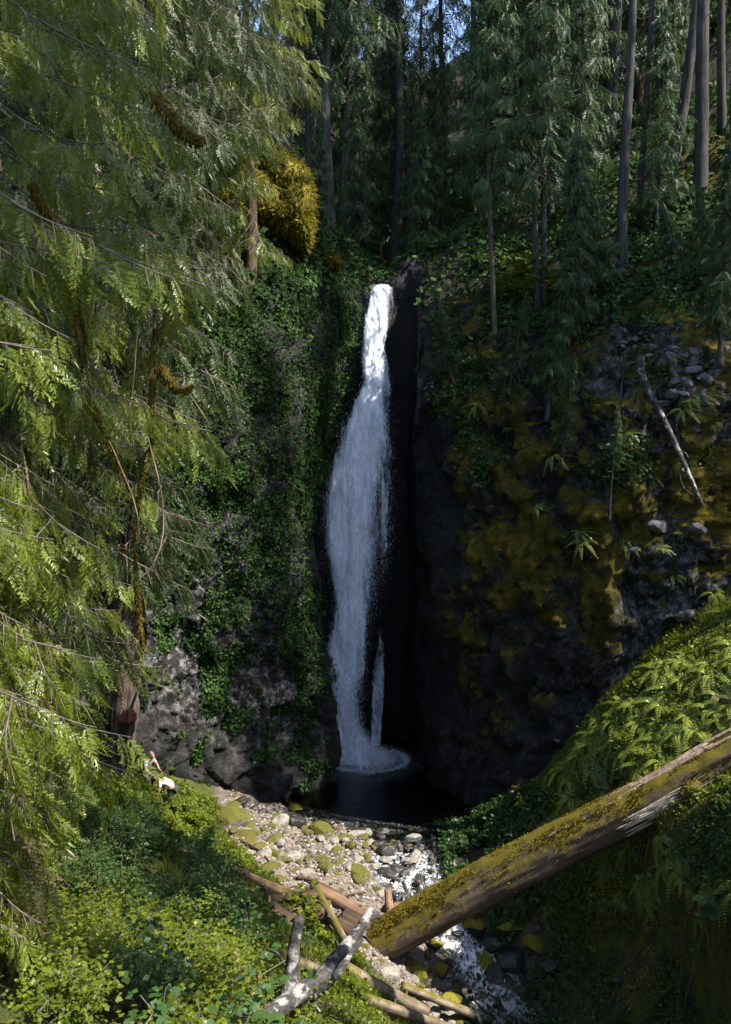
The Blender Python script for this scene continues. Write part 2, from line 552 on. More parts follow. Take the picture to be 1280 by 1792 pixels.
# ------------------------------------------------------------------ ground inside the gorge: pool bed, stream bed, banks
CP = [  # (X, Y, Z)
    (0, 39, -1.6), (0, 42, -1.5), (2, 36, -1.3), (-1.5, 35, -0.9), (0.5, 33, -.5), (3, 33.2, -.7), (0.9, 30.8, -.18), (2.6, 31, -.3), (-1.5, 32.6, -.2), (-3.6, 33.6, -.1),
    (1.5, 27.7, -0.75), (2.6, 29, -.6), (2.9, 27.0, -1.45), (3.8, 25.6, -2.15), (3.2, 26.3, -1.8), (4.4, 24.0, -2.4), (5.0, 21.5, -2.8), (5.2, 18, -3.4), (5, 10, -4.2), (4.5, 2, -5), (4, -10, -6),
    # right bank
    (6.9, 27, 3.3), (9.5, 29, 6.7), (12.6, 29, 8.9), (5.6, 27.3, 1.3), (4.5, 28.5, .2), (4.6, 31, .1), (7.5, 31, 2.9), (5.6, 25.2, 1.5), (6.0, 24.0, .9), (5.7, 25.4, .5), (7.2, 22.4, 3.1), (7, 21.5, 0.9),
    (8.6, 19.5, 4.3), (7.4, 17, 3.3), (6.0, 22.5, -1.0), (6.6, 17, 1.0), (12, 24, 8.2), (10.4, 23, 6.0), (14, 10, 9), (10, 10, 5.5), (9, 3, 5), (15, 18, 9.8), (22, 25, 12), (25, 0, 14), (40, 10, 30),
    (16, -10, 12), (17, 29, 14),
    # left: hikers' ridge, gravel bar, hollow, near bank
    (-8.6, 29, 2.9), (-6.9, 28.5, 1.5), (-5.1, 27.6, 1.3), (-3.0, 26.2, 0.8), (-1.2, 24.8, .0), (0.0, 23.6, -.4), (1.4, 23.2, -1.3),
    (-5.3, 31.8, 0.85), (-2.0, 31.0, .2), (-.9, 28.4, .12), (-2.9, 29.4, .42), (-4.6, 30, .95), (0.3, 26.2, -.35), (-7.2, 31.4, 1.6),
    (-7.2, 22, 4.6), (-5.0, 21, 3.9), (-3.0, 20.2, 3.0), (-1.2, 20, 1.6), (.3, 20, .4), (-10, 25, 5.3), (-5.4, 14, 6.2), (-3.5, 14.5, 5.7), (-1.9, 14, 5.2), (-.8, 13.5, 4.9), (0.4, 14, 4.3),
    (1.8, 14, 2.2), (-4.1, 9, 9.0), (-2.2, 9, 8.4), (-.5, 9, 7.6), (1.2, 9, 5.6), (-6, 5, 10.0), (0, 0, 12.6), (-3, 1, 12.2), (3, 0, 9), (0, 4, 9.3), (-12, 0, 17), (0, -10, 14), (-12, 12, 11.5), (-13, 20, 8.5),
    (-20, 10, 18), (-22, 20, 13), (-30, 0, 28), (-40, 30, 30), (-20, -20, 22), (-14, 27, 7), (-20, 28, 11), (40, 40, 40), (-40, 42, 36), (40, -25, 32), (-40, -25, 34),
]
CP = np.array(CP, float)
def tps_fit(c):
    n = len(c)
    r2 = ((c[:, None, :2] - c[None, :, :2]) ** 2).sum(-1)
    K = 0.5 * r2 * np.log(r2 + 1e-9) + np.eye(n) * 0.4
    Pm = np.concatenate((np.ones((n, 1)), c[:, :2]), 1)
    A = np.block([[K, Pm], [Pm.T, np.zeros((3, 3))]])
    return np.linalg.solve(A, np.concatenate((c[:, 2], np.zeros(3))))
_w = tps_fit(CP)
def tps(xy):
    out = np.empty(len(xy))
    for s in range(0, len(xy), 20000):
        q = xy[s:s + 20000]
        r2 = ((q[:, None] - CP[None, :, :2]) ** 2).sum(-1)
        out[s:s + 20000] = (0.5 * r2 * np.log(r2 + 1e-9)) @ _w[:-3] + _w[-3] + q @ _w[-2:]
    return out
gx = np.concatenate((np.linspace(-42, -14, 45)[:-1], np.linspace(-14, 14, 281), np.linspace(14, 42, 45)[1:]))
gy = np.concatenate((np.linspace(-26, 4, 45)[:-1], np.linspace(4, 43, 391)))
GX, GY = np.meshgrid(gx, gy, indexing='ij')
xy = np.stack((GX.ravel(), GY.ravel()), 1)
gz0 = tps(xy)
STREAM = np.array([(0, 40), (.4, 34), (1.0, 31), (1.5, 28), (2.8, 27), (3.7, 25.8), (4.4, 24), (5, 21.5), (5.2, 18), (5, 10), (4.5, 2), (4, -12)], float)
STREAM_D = curve_pts(STREAM, 120)
def stream_dist(xy):
    out = np.empty(len(xy))
    for s in range(0, len(xy), 20000):
        out[s:s + 20000] = np.sqrt(((xy[s:s + 20000, None] - STREAM_D[None]) ** 2).sum(-1)).min(1)
    return out
sdist = stream_dist(xy)
p3 = np.stack((xy[:, 0], xy[:, 1], np.zeros(len(xy))), 1)
# the stream has cut a steep little channel below the big log
SZ = np.array([(1.5, 28.6, -.3), (1.9, 27.7, -.6), (2.5, 27.1, -1.05), (3.1, 26.5, -1.55), (3.7, 25.8, -1.95), (4.4, 24.2, -2.15), (5.0, 21.5, -2.55), (5.2, 18, -3.1)])
SZD = curve_pts(SZ, 90)
ch = np.where((np.abs(xy[:, 0] - 3.5) < 5) & (xy[:, 1] > 16) & (xy[:, 1] < 30))[0]
dc = np.sqrt(((xy[ch, None] - SZD[None, :, :2]) ** 2).sum(-1)); ic = dc.argmin(1); dm = dc.min(1)
gz0[ch] = np.minimum(gz0[ch], SZD[ic, 2] - .12 + np.maximum(0, dm - 1.05) * 1.9)
rough = smooth(0.6, 3.0, sdist)
gz0 = gz0 + rough * (0.35 * fbm(p3 * 0.5, 4, 41) + 0.12 * fbm(p3 * 2.2, 3, 45)) + 0.06 * fbm(p3 * 3.1, 3, 47)
GZ = gz0.reshape(GX.shape)
def gzf(x, y):
    x = np.atleast_1d(np.asarray(x, float)); y = np.atleast_1d(np.asarray(y, float))
    i = np.clip(np.searchsorted(gx, x) - 1, 0, len(gx) - 2)
    j = np.clip(np.searchsorted(gy, y) - 1, 0, len(gy) - 2)
    a = np.clip((x - gx[i]) / (gx[i + 1] - gx[i]), 0, 1)
    b = np.clip((y - gy[j]) / (gy[j + 1] - gy[j]), 0, 1)
    return (GZ[i, j] * (1 - a) * (1 - b) + GZ[i + 1, j] * a * (1 - b) + GZ[i, j + 1] * (1 - a) * b + GZ[i + 1, j + 1] * a * b)
def gz1(x, y): return float(gzf(x, y)[0])
def gnorm(x, y):
    e = 0.15
    zx = (gzf(x + e, y) - gzf(x - e, y)) / (2 * e)
    zy = (gzf(x, np.asarray(y) + e) - gzf(x, np.asarray(y) - e)) / (2 * e)
    return unit(np.stack((-zx, -zy, np.ones_like(zx)), -1))
# gravel bar and stream bed
def gravel_mask(x, y, z=None):
    line = np.interp(y, [22.5, 23.6, 24.8, 26.2, 28, 30, 32, 34], [0.8, -0.3, -1.9, -3.5, -4.9, -5.5, -6.2, -6.5])
    bar = smooth(22.6, 23.6, y) * (1 - smooth(33.5, 35, y)) * smooth(-0.3, 0.5, x - line) * (1 - smooth(2.5, 3.6, x))
    sd_ = stream_dist(np.stack((np.ravel(x), np.ravel(y)), 1)).reshape(np.shape(x))
    bed = 1 - smooth(1.5, 2.4, sd_)
    return np.clip(np.maximum(bar, bed), 0, 1)
grav = gravel_mask(xy[:, 0], xy[:, 1])
wetm = (1 - smooth(0.5, 1.3, sdist)) + smooth(31.3, 32.6, xy[:, 1]) * (1 - smooth(3.4, 4.2, np.abs(xy[:, 0] + .3)))
wetm = np.clip(wetm, 0, 1)
mossg = np.clip(0.75 - 0.6 * grav - 0.3 * wetm - .5 * smooth(2.5, 3.2, xy[:, 0]) * (1 - smooth(5.6, 6.6, xy[:, 0])), 0, 1)
i = np.arange(len(gx) - 1)[:, None] * len(gy)
j = np.arange(len(gy) - 1)[None, :]
Q = np.stack((i + j, i + len(gy) + j, i + len(gy) + j + 1, i + j + 1), -1).reshape(-1, 4)
ground = MB().add(np.stack((xy[:, 0], xy[:, 1], gz0), 1), Q).build("ground", M_GROUND, None, True, {"gravel": grav, "wet": wetm, "moss": mossg})
tag(ground, "earth banks and stream bed below the waterfall", "ground", kind="structure")
# unseen conifers added right of the frame to cast shade: (x, y, crown, scale, bole below the crown)
SHADE = [(20, 25, 2, 1.0, 0), (20, 28.6, 2, 1.0, 0), (20.5, 29.8, 2, 1.0, 0), (26, 25.5, 0, 1.0, 0), (26, 28.8, 0, 1.0, 0),
         (11, 12.0, 9, 1.05, 14), (11.5, 14.6, 9, 1.05, 14), (12, 17.4, 9, 1.05, 13), (14, 13.5, 9, 1.0, 17), (14.5, 16.2, 9, 1.0, 17), (7.0, 5.4, 9, 1.5, 0, 28.5), (8.0, 9.9, 9, 1.5, 0, 29), (7.6, 7.6, 9, 1.6, 0, 33), (9, 3.6, 9, .7, 16), (12.2, 14.2, 3, .40, 0)]
# ------------------------------------------------------------------ water
def make_pool_mat():
    m, nt, out = mat("dark_pool_water")
    k = N(nt)
    v = k.pos()
    h = k.math('ADD', k.noise(2.2, 4, 0.6, v, dist=0.6), k.math('MULTIPLY', k.noise(9, 3, 0.6, v), 0.3))
    bp = k.bump(h, 0.35, 0.12)
    gl = k.n("ShaderNodeBsdfGlossy")
    gl.inputs['Roughness'].default_value = 0.06
    gl.inputs['Color'].default_value = (1, 1, 1, 1)
    k.l(bp, gl.inputs['Normal'])
    tr = k.n("ShaderNodeBsdfTransparent")
    tr.inputs[0].default_value = (0.5, 0.56, 0.58, 1)
    fr = k.n("ShaderNodeFresnel")
    fr.inputs[0].default_value = 1.33
    k.l(bp, fr.inputs['Normal'])
    w = k.mixsh(fr.outputs[0], tr.outputs[0], gl.outputs[0])
    foam = k.n("ShaderNodeBsdfPrincipled")
    foam.inputs[0].default_value = (0.86, 0.88, 0.93, 1)
    foam.inputs['Roughness'].default_value = 0.7
    f = k.math('MULTIPLY', k.attr("foam"), k.ramp(k.noise(4.2, 5, 0.62, k.map(v, (1.3, .7, 0.4)), dist=1.2), [(0.46, 0), (0.60, 1)]))
    k.l(k.mixsh(f, w, foam.outputs[0]), out.inputs[0])
    return m

def make_fall_mat(name, lo, hi, col=(0.84, 0.87, 0.98)):
    m, nt, out = mat(name)
    k = N(nt)
    v = k.pos()
    n = k.noise(2.6, 9, 0.72, k.map(v, (1.0, 0.6, 0.20)), dist=0.5)
    n2 = k.noise(9.0, 6, 0.75, k.map(v, (1.0, 0.6, 0.4)))
    d = k.attr("flow")
    a = k.math('ADD', k.math('MULTIPLY', n, 0.9), k.math('MULTIPLY', n2, 0.95))
    a = k.math('SUBTRACT', a, 0.22)
    n3 = k.noise(0.9, 5, 0.65, k.map(v, (1.2, 0.5, 0.16)), dist=0.4)
    a = k.math('ADD', a, k.math('MULTIPLY', k.math('SUBTRACT', n3, 0.5), 1.9))
    a = k.math('ADD', a, k.math('SUBTRACT', d, 1.0))
    a = k.ramp(a, [(lo, 0), (hi, 1)])
    b = k.n("ShaderNodeBsdfDiffuse")
    b.inputs[0].default_value = (*col, 1)
    t = k.n("ShaderNodeBsdfTranslucent")
    t.inputs[0].default_value = (*col, 1)
    s = k.mixsh(0.25, b.outputs[0], t.outputs[0])
    tr = k.n("ShaderNodeBsdfTransparent")
    k.l(k.mixsh(a, tr.outputs[0], s), out.inputs[0])
    return m

def white_mat(name, col=(0.88, 0.9, 0.96)):
    m, nt, out = mat(name)
    k = N(nt)
    b = k.n("ShaderNodeBsdfDiffuse"); b.inputs[0].default_value = (*col, 1)
    t = k.n("ShaderNodeBsdfTranslucent"); t.inputs[0].default_value = (*col, 1)
    k.l(k.mixsh(0.5, b.outputs[0], t.outputs[0]), out.inputs[0])
    return m
M_POOL = make_pool_mat()
M_FALL = make_fall_mat("falling_water", 0.26, 0.66)
M_VEIL = make_fall_mat("thin_falling_water", 0.34, 0.98)
M_DROP = white_mat("water_drops")

# pool: flat sheet over the basin; it ends under the gravel and the walls
x_ = np.linspace(-8, 5.2, 120); y_ = np.linspace(30.6, 43, 120)
X_, Y_ = np.meshgrid(x_, y_, indexing='ij')
fx, fy = 0.05, 38.9
rr = np.hypot((X_ - fx) / 1.55, (Y_ - fy) / 1.25)
ang = np.arctan2(Y_ - fy, X_ - fx)
foam = np.clip(1.25 - rr, 0, 1) * 1.2 * np.clip(.75 + 1.2 * fbm(np.stack((X_.ravel(), Y_.ravel(), 0 * X_.ravel()), 1) * 1.6, 4, 9).reshape(X_.shape), 0, 1.3) + 0.30 * np.exp(-((rr - 1.28) / 0.16) ** 2) * smooth(-.2, .6, np.cos(ang + 0.5)) * (.55 + .45 * np.sin(ang * 5 + 1) * np.sin(ang * 2)) + 0.05 * np.exp(-((rr - 1.75) / .25) ** 2)
Z_ = 0.03 * fbm(np.stack((X_.ravel(), Y_.ravel(), 0 * X_.ravel()), 1) * 1.2, 3, 3).reshape(X_.shape) * np.exp(-rr * .4) + 0.035 * np.exp(-((rr - 1.28) / .2) ** 2) + .004 * np.sin(rr * 13 + 3 * np.sin(ang * 2)) * np.exp(-np.abs(rr - 2) * .8) - 0.02
i = np.arange(119)[:, None] * 120; j = np.arange(119)[None, :]
Q = np.stack((i + j, i + 120 + j, i + 121 + j, i + j + 1), -1).reshape(-1, 4)
pool = MB().add(np.stack((X_, Y_, Z_), -1), Q).build("pool_water", M_POOL, None, True, {"foam": np.clip(foam, 0, 1).ravel()})
tag(pool, "dark still pool under the waterfall", "pool", kind="structure")

# outlet stream: a ribbon that drops over riffles
scl = curve_pts([(0.9, 31.2, -.03), (1.1, 29.8, -.08), (1.5, 28.6, -.22), (1.9, 27.7, -.5), (2.5, 27.1, -.95), (3.1, 26.5, -1.45), (3.7, 25.8, -1.85), (4.4, 24.2, -2.05), (5.0, 21.5, -2.45), (5.2, 18, -3.0), (5.0, 10, -3.9), (4.5, 2, -4.7), (4, -12, -5.7)], 240)
wid = np.interp(np.arange(240), [0, 20, 45, 66, 90, 110, 130, 150, 240], [1.7, 1.6, 1.35, 1.0, .75, .75, 1.15, 1.3, 1.5])
tn = unit(np.gradient(scl, axis=0)); sd2 = unit(np.stack((tn[:, 1], -tn[:, 0], 0 * tn[:, 0]), 1))
cu = np.linspace(-1, 1, 34)
sv = scl[:, None] + sd2[:, None] * (cu[None, :, None] * wid[:, None, None])
slope = -tn[:, 2]
turb = np.clip(smooth(0.07, 0.3, slope), 0, 1)
fq = sv.reshape(-1, 3)
hz = fbm(fq * 2.4, 4, 71) * (0.02 + 0.20 * np.repeat(turb, 34))
fq = fq + np.stack((0 * hz, 0 * hz, hz), 1)
side = np.exp(-(np.tile(cu, 240) / 0.75) ** 4)
sfoam = np.clip(np.repeat(np.interp(np.arange(240), [0, 16, 24, 40, 48, 60, 70, 80, 118, 124, 136, 150], [0, .05, .5, .85, .55, .25, .5, .8, .85, .8, .45, 0]), 34) * side * 1.15, 0, 1)
i = np.arange(239)[:, None] * 34; j = np.arange(33)[None, :]
Q = np.stack((i + j, i + 34 + j, i + 35 + j, i + j + 1), -1).reshape(-1, 4)
stream = MB().add(fq, Q).build("stream_water", M_POOL, None, True, {"foam": sfoam})
tag(stream, "shallow stream running out over stones in white riffles", "stream", kind="structure")

# ------------------------------------------------------------------ the waterfall
PROF = np.array([  # py, left px, right px, depth Y, density
    (500, 650, 688, 43.4, 1.15), (508, 648, 687, 42.75, 1.2), (540, 641, 684, 42.3, 1.3), (580, 637, 676, 42.0, 1.5), (610, 635, 670, 41.8, 1.7), (640, 635, 676, 41.5, 1.7),
    (670, 636, 681, 41.2, 1.5), (700, 622, 680, 40.9, 1.35), (750, 600, 689, 40.6, 1.22), (800, 585, 691, 40.4, 1.10), (850, 571, 691, 40.2, 1.06), (900, 564, 689, 40.1, 1.08),
    (950, 564, 687, 40.0, 1.10), (1000, 574, 677, 39.9, 1.02), (1050, 583, 664, 39.8, 1.02), (1100, 577, 650, 39.7, 1.04), (1150, 572, 645, 39.6, 1.05), (1200, 578, 639, 39.5, 1.05),
    (1250, 586, 636, 39.4, 1.08), (1300, 590, 648, 39.2, 1.2), (1335, 588, 664, 39.0, 1.35), (1352, 586, 672, 38.9, 1.4)], float)
def fall_sheet(mb, n_v, n_u, shift, dens_k, seed, widen=1.0, bulge=0.35):
    t = np.linspace(0, len(PROF) - 1, n_v)
    p = crom(PROF, t)
    dens = []
    vs = []
    s = np.linspace(-1, 1, n_u)
    for q in p:
        c = (q[1] + q[2]) / 2; h = (q[2] - q[1]) / 2 * widen
        L = P(c - h, q[0], q[3] + shift); R = P(c + h, q[0], q[3] + shift)
        row = L[None] + (R - L)[None] * (s[:, None] + 1) / 2
        row[:, 1] -= bulge * (1 - s ** 2)
        vs.append(row)
        e = np.clip(1 - np.abs(s), 0, 1)
        left = smooth(0.0, 0.30, (s + 1) / 2); right = smooth(0.0, 0.42, (1 - s) / 2)
        core = 1.0 + smooth(720, 860, q[0]) * (1 - smooth(1240, 1330, q[0])) * (0.34 * np.exp(-((s + .72) / .22) ** 2) - .10 * np.exp(-((s - .1) / .4) ** 2))
        dens.append(q[4] * (0.40 + 0.60 * np.minimum(left, right)) * core * dens_k)
    v = np.array(vs).reshape(-1, 3); d = np.array(dens).ravel()
    v = v + 0.16 * np.stack((fbm(v * np.array((2, 1, .5)), 3, seed), fbm(v * np.array((2, 1, .6)) + 7, 4, seed + 3) * 1.8, 0 * d), 1)
    i = np.arange(n_v - 1)[:, None] * n_u; j = np.arange(n_u - 1)[None, :]
    Q = np.stack((i + j, i + j + 1, i + n_u + j + 1, i + n_u + j), -1).reshape(-1, 4)
    mb.add(v, Q)
    return d
fall = empty("waterfall", P(640, 1345, 39.0), "tall white waterfall plunging down the dark alcove into the pool", "waterfall")
f0 = np.array(fall.location)
def at0(mb, base):
    mb.v = [v - base for v in mb.v]
    return mb
mb = MB(); d = fall_sheet(mb, 420, 50, 0.0, 1.0, 5)
at0(mb, f0).build("main_chute", M_FALL, fall, True, {"flow": d})
mb = MB(); d = np.concatenate([fall_sheet(mb, 300, 46, -0.35, .84, 15, 1.16), fall_sheet(mb, 300, 46, .35, .98, 25, 1.12)])
at0(mb, f0).build("water_veil", M_VEIL, fall, True, {"flow": d})
# thin side ribbon on the right that reaches the pool
mb = MB(); rib = []
for py, a, b, dn in ((1000, 662, 679, .3), (1060, 656, 677, .55), (1120, 650, 676, .72), (1200, 646, 677, .80), (1260, 645, 673, .9), (1305, 645, 668, 1.05)):
    rib.append((py, a, b, 39.75, dn))
rib = crom(np.array(rib, float), np.linspace(0, 5, 120))
vs, ds = [], []
for q in rib:
    s = np.linspace(0, 1, 24)
    L, R = P(q[1], q[0], q[3]), P(q[2], q[0], q[3])
    vs.append(L + (R - L) * s[:, None]); ds.append(q[4] * (0.45 + 0.55 * np.minimum(smooth(0, .3, s), smooth(0, .25, 1 - s))))
i = np.arange(119)[:, None] * 24; j = np.arange(23)[None, :]
mb.add(np.array(vs), np.stack((i + j, i + j + 1, i + 25 + j, i + 24 + j), -1).reshape(-1, 4))
at0(mb, f0).build("side_ribbon", M_VEIL, fall, True, {"flow": np.array(ds).ravel()})
# loose drops: short falling streaks, denser in the core, ragged at the edges
rng = np.random.default_rng(4)
def streaks(nn, wspread, dy, smin, smax):
    t = rng.beta(1.1, .95, nn) * (len(PROF) - 1.3) + 0.6
    q = crom(PROF, t)
    s = rng.normal(0, wspread, nn)
    c = (q[:, 1] + q[:, 2]) / 2 + s * (q[:, 2] - q[:, 1]) / 2
    pts = np.array([P(a, b, yy) for a, b, yy in zip(c, q[:, 0], q[:, 3] - .3 + rng.normal(0, dy, nn))])
    L = rng.uniform(smin, smax, nn) * (0.6 + 1.2 * t / len(PROF))
    p1 = pts + np.stack((rng.normal(0, .12, nn) * L, rng.normal(0, .1, nn) * L, -L), 1)
    nr = unit(np.stack((rng.normal(0, .6, nn), -np.ones(nn), rng.normal(0, .3, nn)), 1))
    return leaves_arr(pts, p1, rng.uniform(.006, .016, nn), nr, 0.6)
mb = MB(); mb.add(*streaks(5000, 0.34, .25, .06, .25))
q_ = streaks(60000, .44, .32, .02, .06); v_ = q_[0].reshape(-1, 4, 3); c_ = v_.mean(1, keepdims=True); v_ = c_ + (v_ - c_) * np.array((.55, .55, 1.0))
mb.add(v_.reshape(-1, 3), q_[1])
at0(mb, f0).build("falling_drops", M_DROP, fall)
# splash at the foot
mb = MB()
nn = 30000
r = np.abs(rng.normal(0, .85, nn)); th = rng.uniform(0, 2 * pi, nn)
pp = np.stack((fx - .15 + r * np.cos(th) * 1.1, fy - .1 + r * np.sin(th) * .8, np.abs(rng.normal(0, .6, nn)) * np.exp(-r * .9) + .02), 1)
dd = unit(np.stack((np.cos(th), np.sin(th), rng.uniform(.2, 1.6, nn)), 1)) * rng.uniform(.02, .09, nn)[:, None]
mb.add(*leaves_arr(pp, pp + dd, rng.uniform(.004, .014, nn), unit(rng.normal(0, 1, (nn, 3))), .5))
nn = 1800
th = rng.uniform(-2.4, .9, nn); rr_ = 1.28 + rng.normal(0, .06, nn)
pp = np.stack((fx + 1.55 * rr_ * np.cos(th), fy + 1.25 * rr_ * np.sin(th), np.abs(rng.normal(0, .05, nn)) + .02), 1)
dd = unit(rng.normal(0, 1, (nn, 3))) * rng.uniform(.02, .07, nn)[:, None]
mb.add(*leaves_arr(pp, pp + dd, rng.uniform(.006, .018, nn), unit(rng.normal(0, 1, (nn, 3))), .5))
at0(mb, f0).build("splash", M_DROP, fall)
# riffle drops on the stream belong to no single thing: foam specks on the white water
mb = MB(); nn = 1600
wgt = sfoam * np.repeat(turb + .05, 34); ii = rng.choice(len(fq), nn, p=wgt / wgt.sum())
pp = fq[ii] + rng.normal(0, .05, (nn, 3)); pp[:, 2] = fq[ii, 2] + np.abs(rng.normal(0, .05, nn))
dd = unit(rng.normal(0, 1, (nn, 3))) * rng.uniform(.03, .12, nn)[:, None]
mb.add(*leaves_arr(pp, pp + dd, rng.uniform(.01, .03, nn), unit(rng.normal(0, 1, (nn, 3))), .5))
tag(mb.build("foam_specks", M_DROP), "white foam specks on the riffles of the stream", "foam", kind="stuff")
# ------------------------------------------------------------------ dead wood and rocks
M_MOSSTUFT = leaf_mat("moss_tufts", (0.045, 0.042, 0.006), (0.19, 0.16, 0.013), (0.28, 0.24, 0.02), 0.3, 0.9, 0.1, 0.0)
M_LOGBARK = bark_mat("mossy_log_bark", (0.022, 0.015, 0.011), (0.17, 0.12, 0.09), moss=0.40, mosscol=(0.105, 0.083, 0.008), scale=5, axis=0, stretch=0.10, mossnoise=1.1)
M_TORN = bark_mat("torn_pale_wood", (0.16, 0.11, 0.08), (0.62, 0.55, 0.47), scale=9, axis=0, stretch=0.07)
M_DRYLOG = bark_mat("barkless_brown_log", (0.045, 0.026, 0.015), (0.25, 0.155, 0.095), moss=0.0, scale=8, axis=0, stretch=0.08)
M_MOSSLOG = bark_mat("mossy_pale_log", (0.035, 0.027, 0.018), (0.24, 0.19, 0.14), moss=0.20, mosscol=(0.11, 0.095, 0.010), scale=8, axis=0, stretch=0.1, mossnoise=3.0)
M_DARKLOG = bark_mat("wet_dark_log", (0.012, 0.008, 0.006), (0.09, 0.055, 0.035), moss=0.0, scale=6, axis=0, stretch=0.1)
M_SNAG = bark_mat("bleached_dead_wood", (0.010, 0.009, 0.009), (0.10, 0.092, 0.088), scale=13, stretch=0.8, bump=1.0, axis=0, bare=(0.30, 0.285, 0.275))
M_STUMP = bark_mat("rotten_dark_stump", (0.006, 0.005, 0.004), (0.045, 0.033, 0.028), scale=6, stretch=0.06, bump=1.0, bare=(0.095, 0.068, 0.055))
M_REDROT = bark_mat("red_rotten_wood", (0.05, 0.018, 0.010), (0.26, 0.11, 0.055), scale=9, stretch=0.2)
M_RUST = bark_mat("pale_brown_stump", (0.09, 0.06, 0.045), (0.40, 0.30, 0.24), scale=9, stretch=0.12)

def frame_along(a, b):
    a, b = np.asarray(a, float), np.asarray(b, float)
    x = unit(b - a)
    y = unit(np.cross((0, 0, 1), x)) if abs(x[2]) < .97 else np.array((0, 1.0, 0))
    z = np.cross(x, y)
    return Matrix((tuple(x), tuple(y), tuple(z))).transposed().to_4x4()

def log_thing(name, a, b, r0, r1, m, label, cat="log", group=None, sides=20, seg=40, rough=0.18, bend=0.0, seed=1, jag=0.0, knots=2, end=None):
    """a log from a to b in its own frame (its x axis runs along it)"""
    a, b = np.asarray(a, float), np.asarray(b, float)
    L = np.linalg.norm(b - a)
    x = np.linspace(0, L, seg)
    rg = np.random.default_rng(seed)
    pts = np.stack((x, bend * L * np.sin(x / L * pi) + 0.04 * r0 * np.sin(x * 2 + seed), bend * .5 * L * np.sin(x / L * pi * 1.3)), 1)
    rad = np.linspace(r0, r1, seg) * (1 + 0.06 * fbm(np.stack((x * .9, 0 * x, 0 * x + seed), 1), 3, seed))
    v, q, t = tube_arr(pts, rad, sides, seed, rough, True, 1.4, 0.22)
    if jag > 0:
        k = np.arange(len(v) - 2)
        ring = k // sides
        v[:sides, 0] += -rg.uniform(0, jag, sides)
        v[(seg - 1) * sides:(seg) * sides, 0] += rg.uniform(0, jag, sides)
    o = bpy.data.objects.new(name, None); COL.objects.link(o)
    o.matrix_world = Matrix.Translation(Vector(a)) @ frame_along(a, b)
    tag(o, label, cat, group)
    MB().add(v, q, t).build("trunk", m, o, True)
    for kk in range(knots):
        s = rg.uniform(.15, .85); th = rg.uniform(.3, 2.8); rr = np.interp(s, [0, 1], [r0, r1])
        base = np.array((s * L, rr * .7 * cos(th), rr * .7 * sin(th)))
        tip = base + np.array((rg.uniform(-.2, .4) * r0, cos(th), sin(th))) * rr * rg.uniform(.6, 1.3)
        if np.ndim(tip) == 1:
            v, q, t = tube_arr(curve_pts([base, (base + tip) / 2, tip], 6), np.linspace(rr * .22, rr * .1, 6), 7, seed + kk, .2)
            MB().add(v, q, t).build("broken_limb", m, o, True)
    return o

# the big mossy log across the gorge mouth
LA, LB = P(640, 1668, 25.2), P(1390, 1262, 22.4)
LL = np.linalg.norm(LB - LA)
biglog = empty("fallen_log", LA, "huge mossy fallen log leaning across the stream from lower middle up the right bank", "log")
biglog.matrix_world = Matrix.Translation(Vector(LA)) @ frame_along(LA, LB)
x = np.linspace(-0.25, LL, 170)
rad = np.interp(x, [-.25, .5, 3, 8, LL], [.52, .60, .63, .65, .66]) * (1 + .03 * fbm(np.stack((x * .5, 0 * x, 0 * x), 1), 3, 2))
pts = np.stack((x, .10 * np.sin(x * .35), .10 * np.sin(x * .28 + .6)), 1)
v, q, t = tube_arr(pts, rad, 72, 7, 0.16, True, 1.6, 0.10)
c = np.repeat(pts, 72, 0); dd = v[:-2] - c
ridg = fbm(np.stack((v[:-2, 0] * .35, v[:-2, 1] * 5, v[:-2, 2] * 5), 1), 4, 17)
fine = fbm(np.stack((v[:-2, 0] * 2.5, v[:-2, 1] * 9, v[:-2, 2] * 9), 1), 3, 18)
topf = smooth(.2, .8, unit(dd)[:, 2])
v[:-2] = c + dd * (1 + .075 * ridg + .03 * fine + topf * .05 * billow(v[:-2] * 2.2, 2, 8))[:, None]
rg = np.random.default_rng(5)
v[:72, 0] += rg.uniform(-.35, .15, 72)
MB().add(v, q, t).build("trunk", M_LOGBARK, biglog, True)
def on_log(px, py, Y):
    w = biglog.matrix_world.inverted() @ Vector(P(px, py, Y))
    return np.array(w)
# torn pale wood below the burl (a patch of splinters standing a little proud of the bark)
mb = MB()
s0 = on_log(1135, 1405, 22.6)
for kk in range(75):
    th = rg.uniform(radians(-38), radians(12)); xs = s0[0] + rg.uniform(-1.3, .9); ln = rg.uniform(.5, 1.7)
    def pt(xx, off): 
        return np.array((xx, -cos(th) * (0.645 + off), sin(th) * (0.645 + off)))
    vv, qq, tt = tube_arr(curve_pts([pt(xs, .0), pt(xs + ln * .4, .02), pt(xs + ln, .0 + rg.uniform(0, .03))], 6), [.006, .022, .03, .028, .02, .005], 5, kk, .25)
    mb.add(vv, qq, tt)
mb.build("torn_wood", M_TORN, biglog, True)
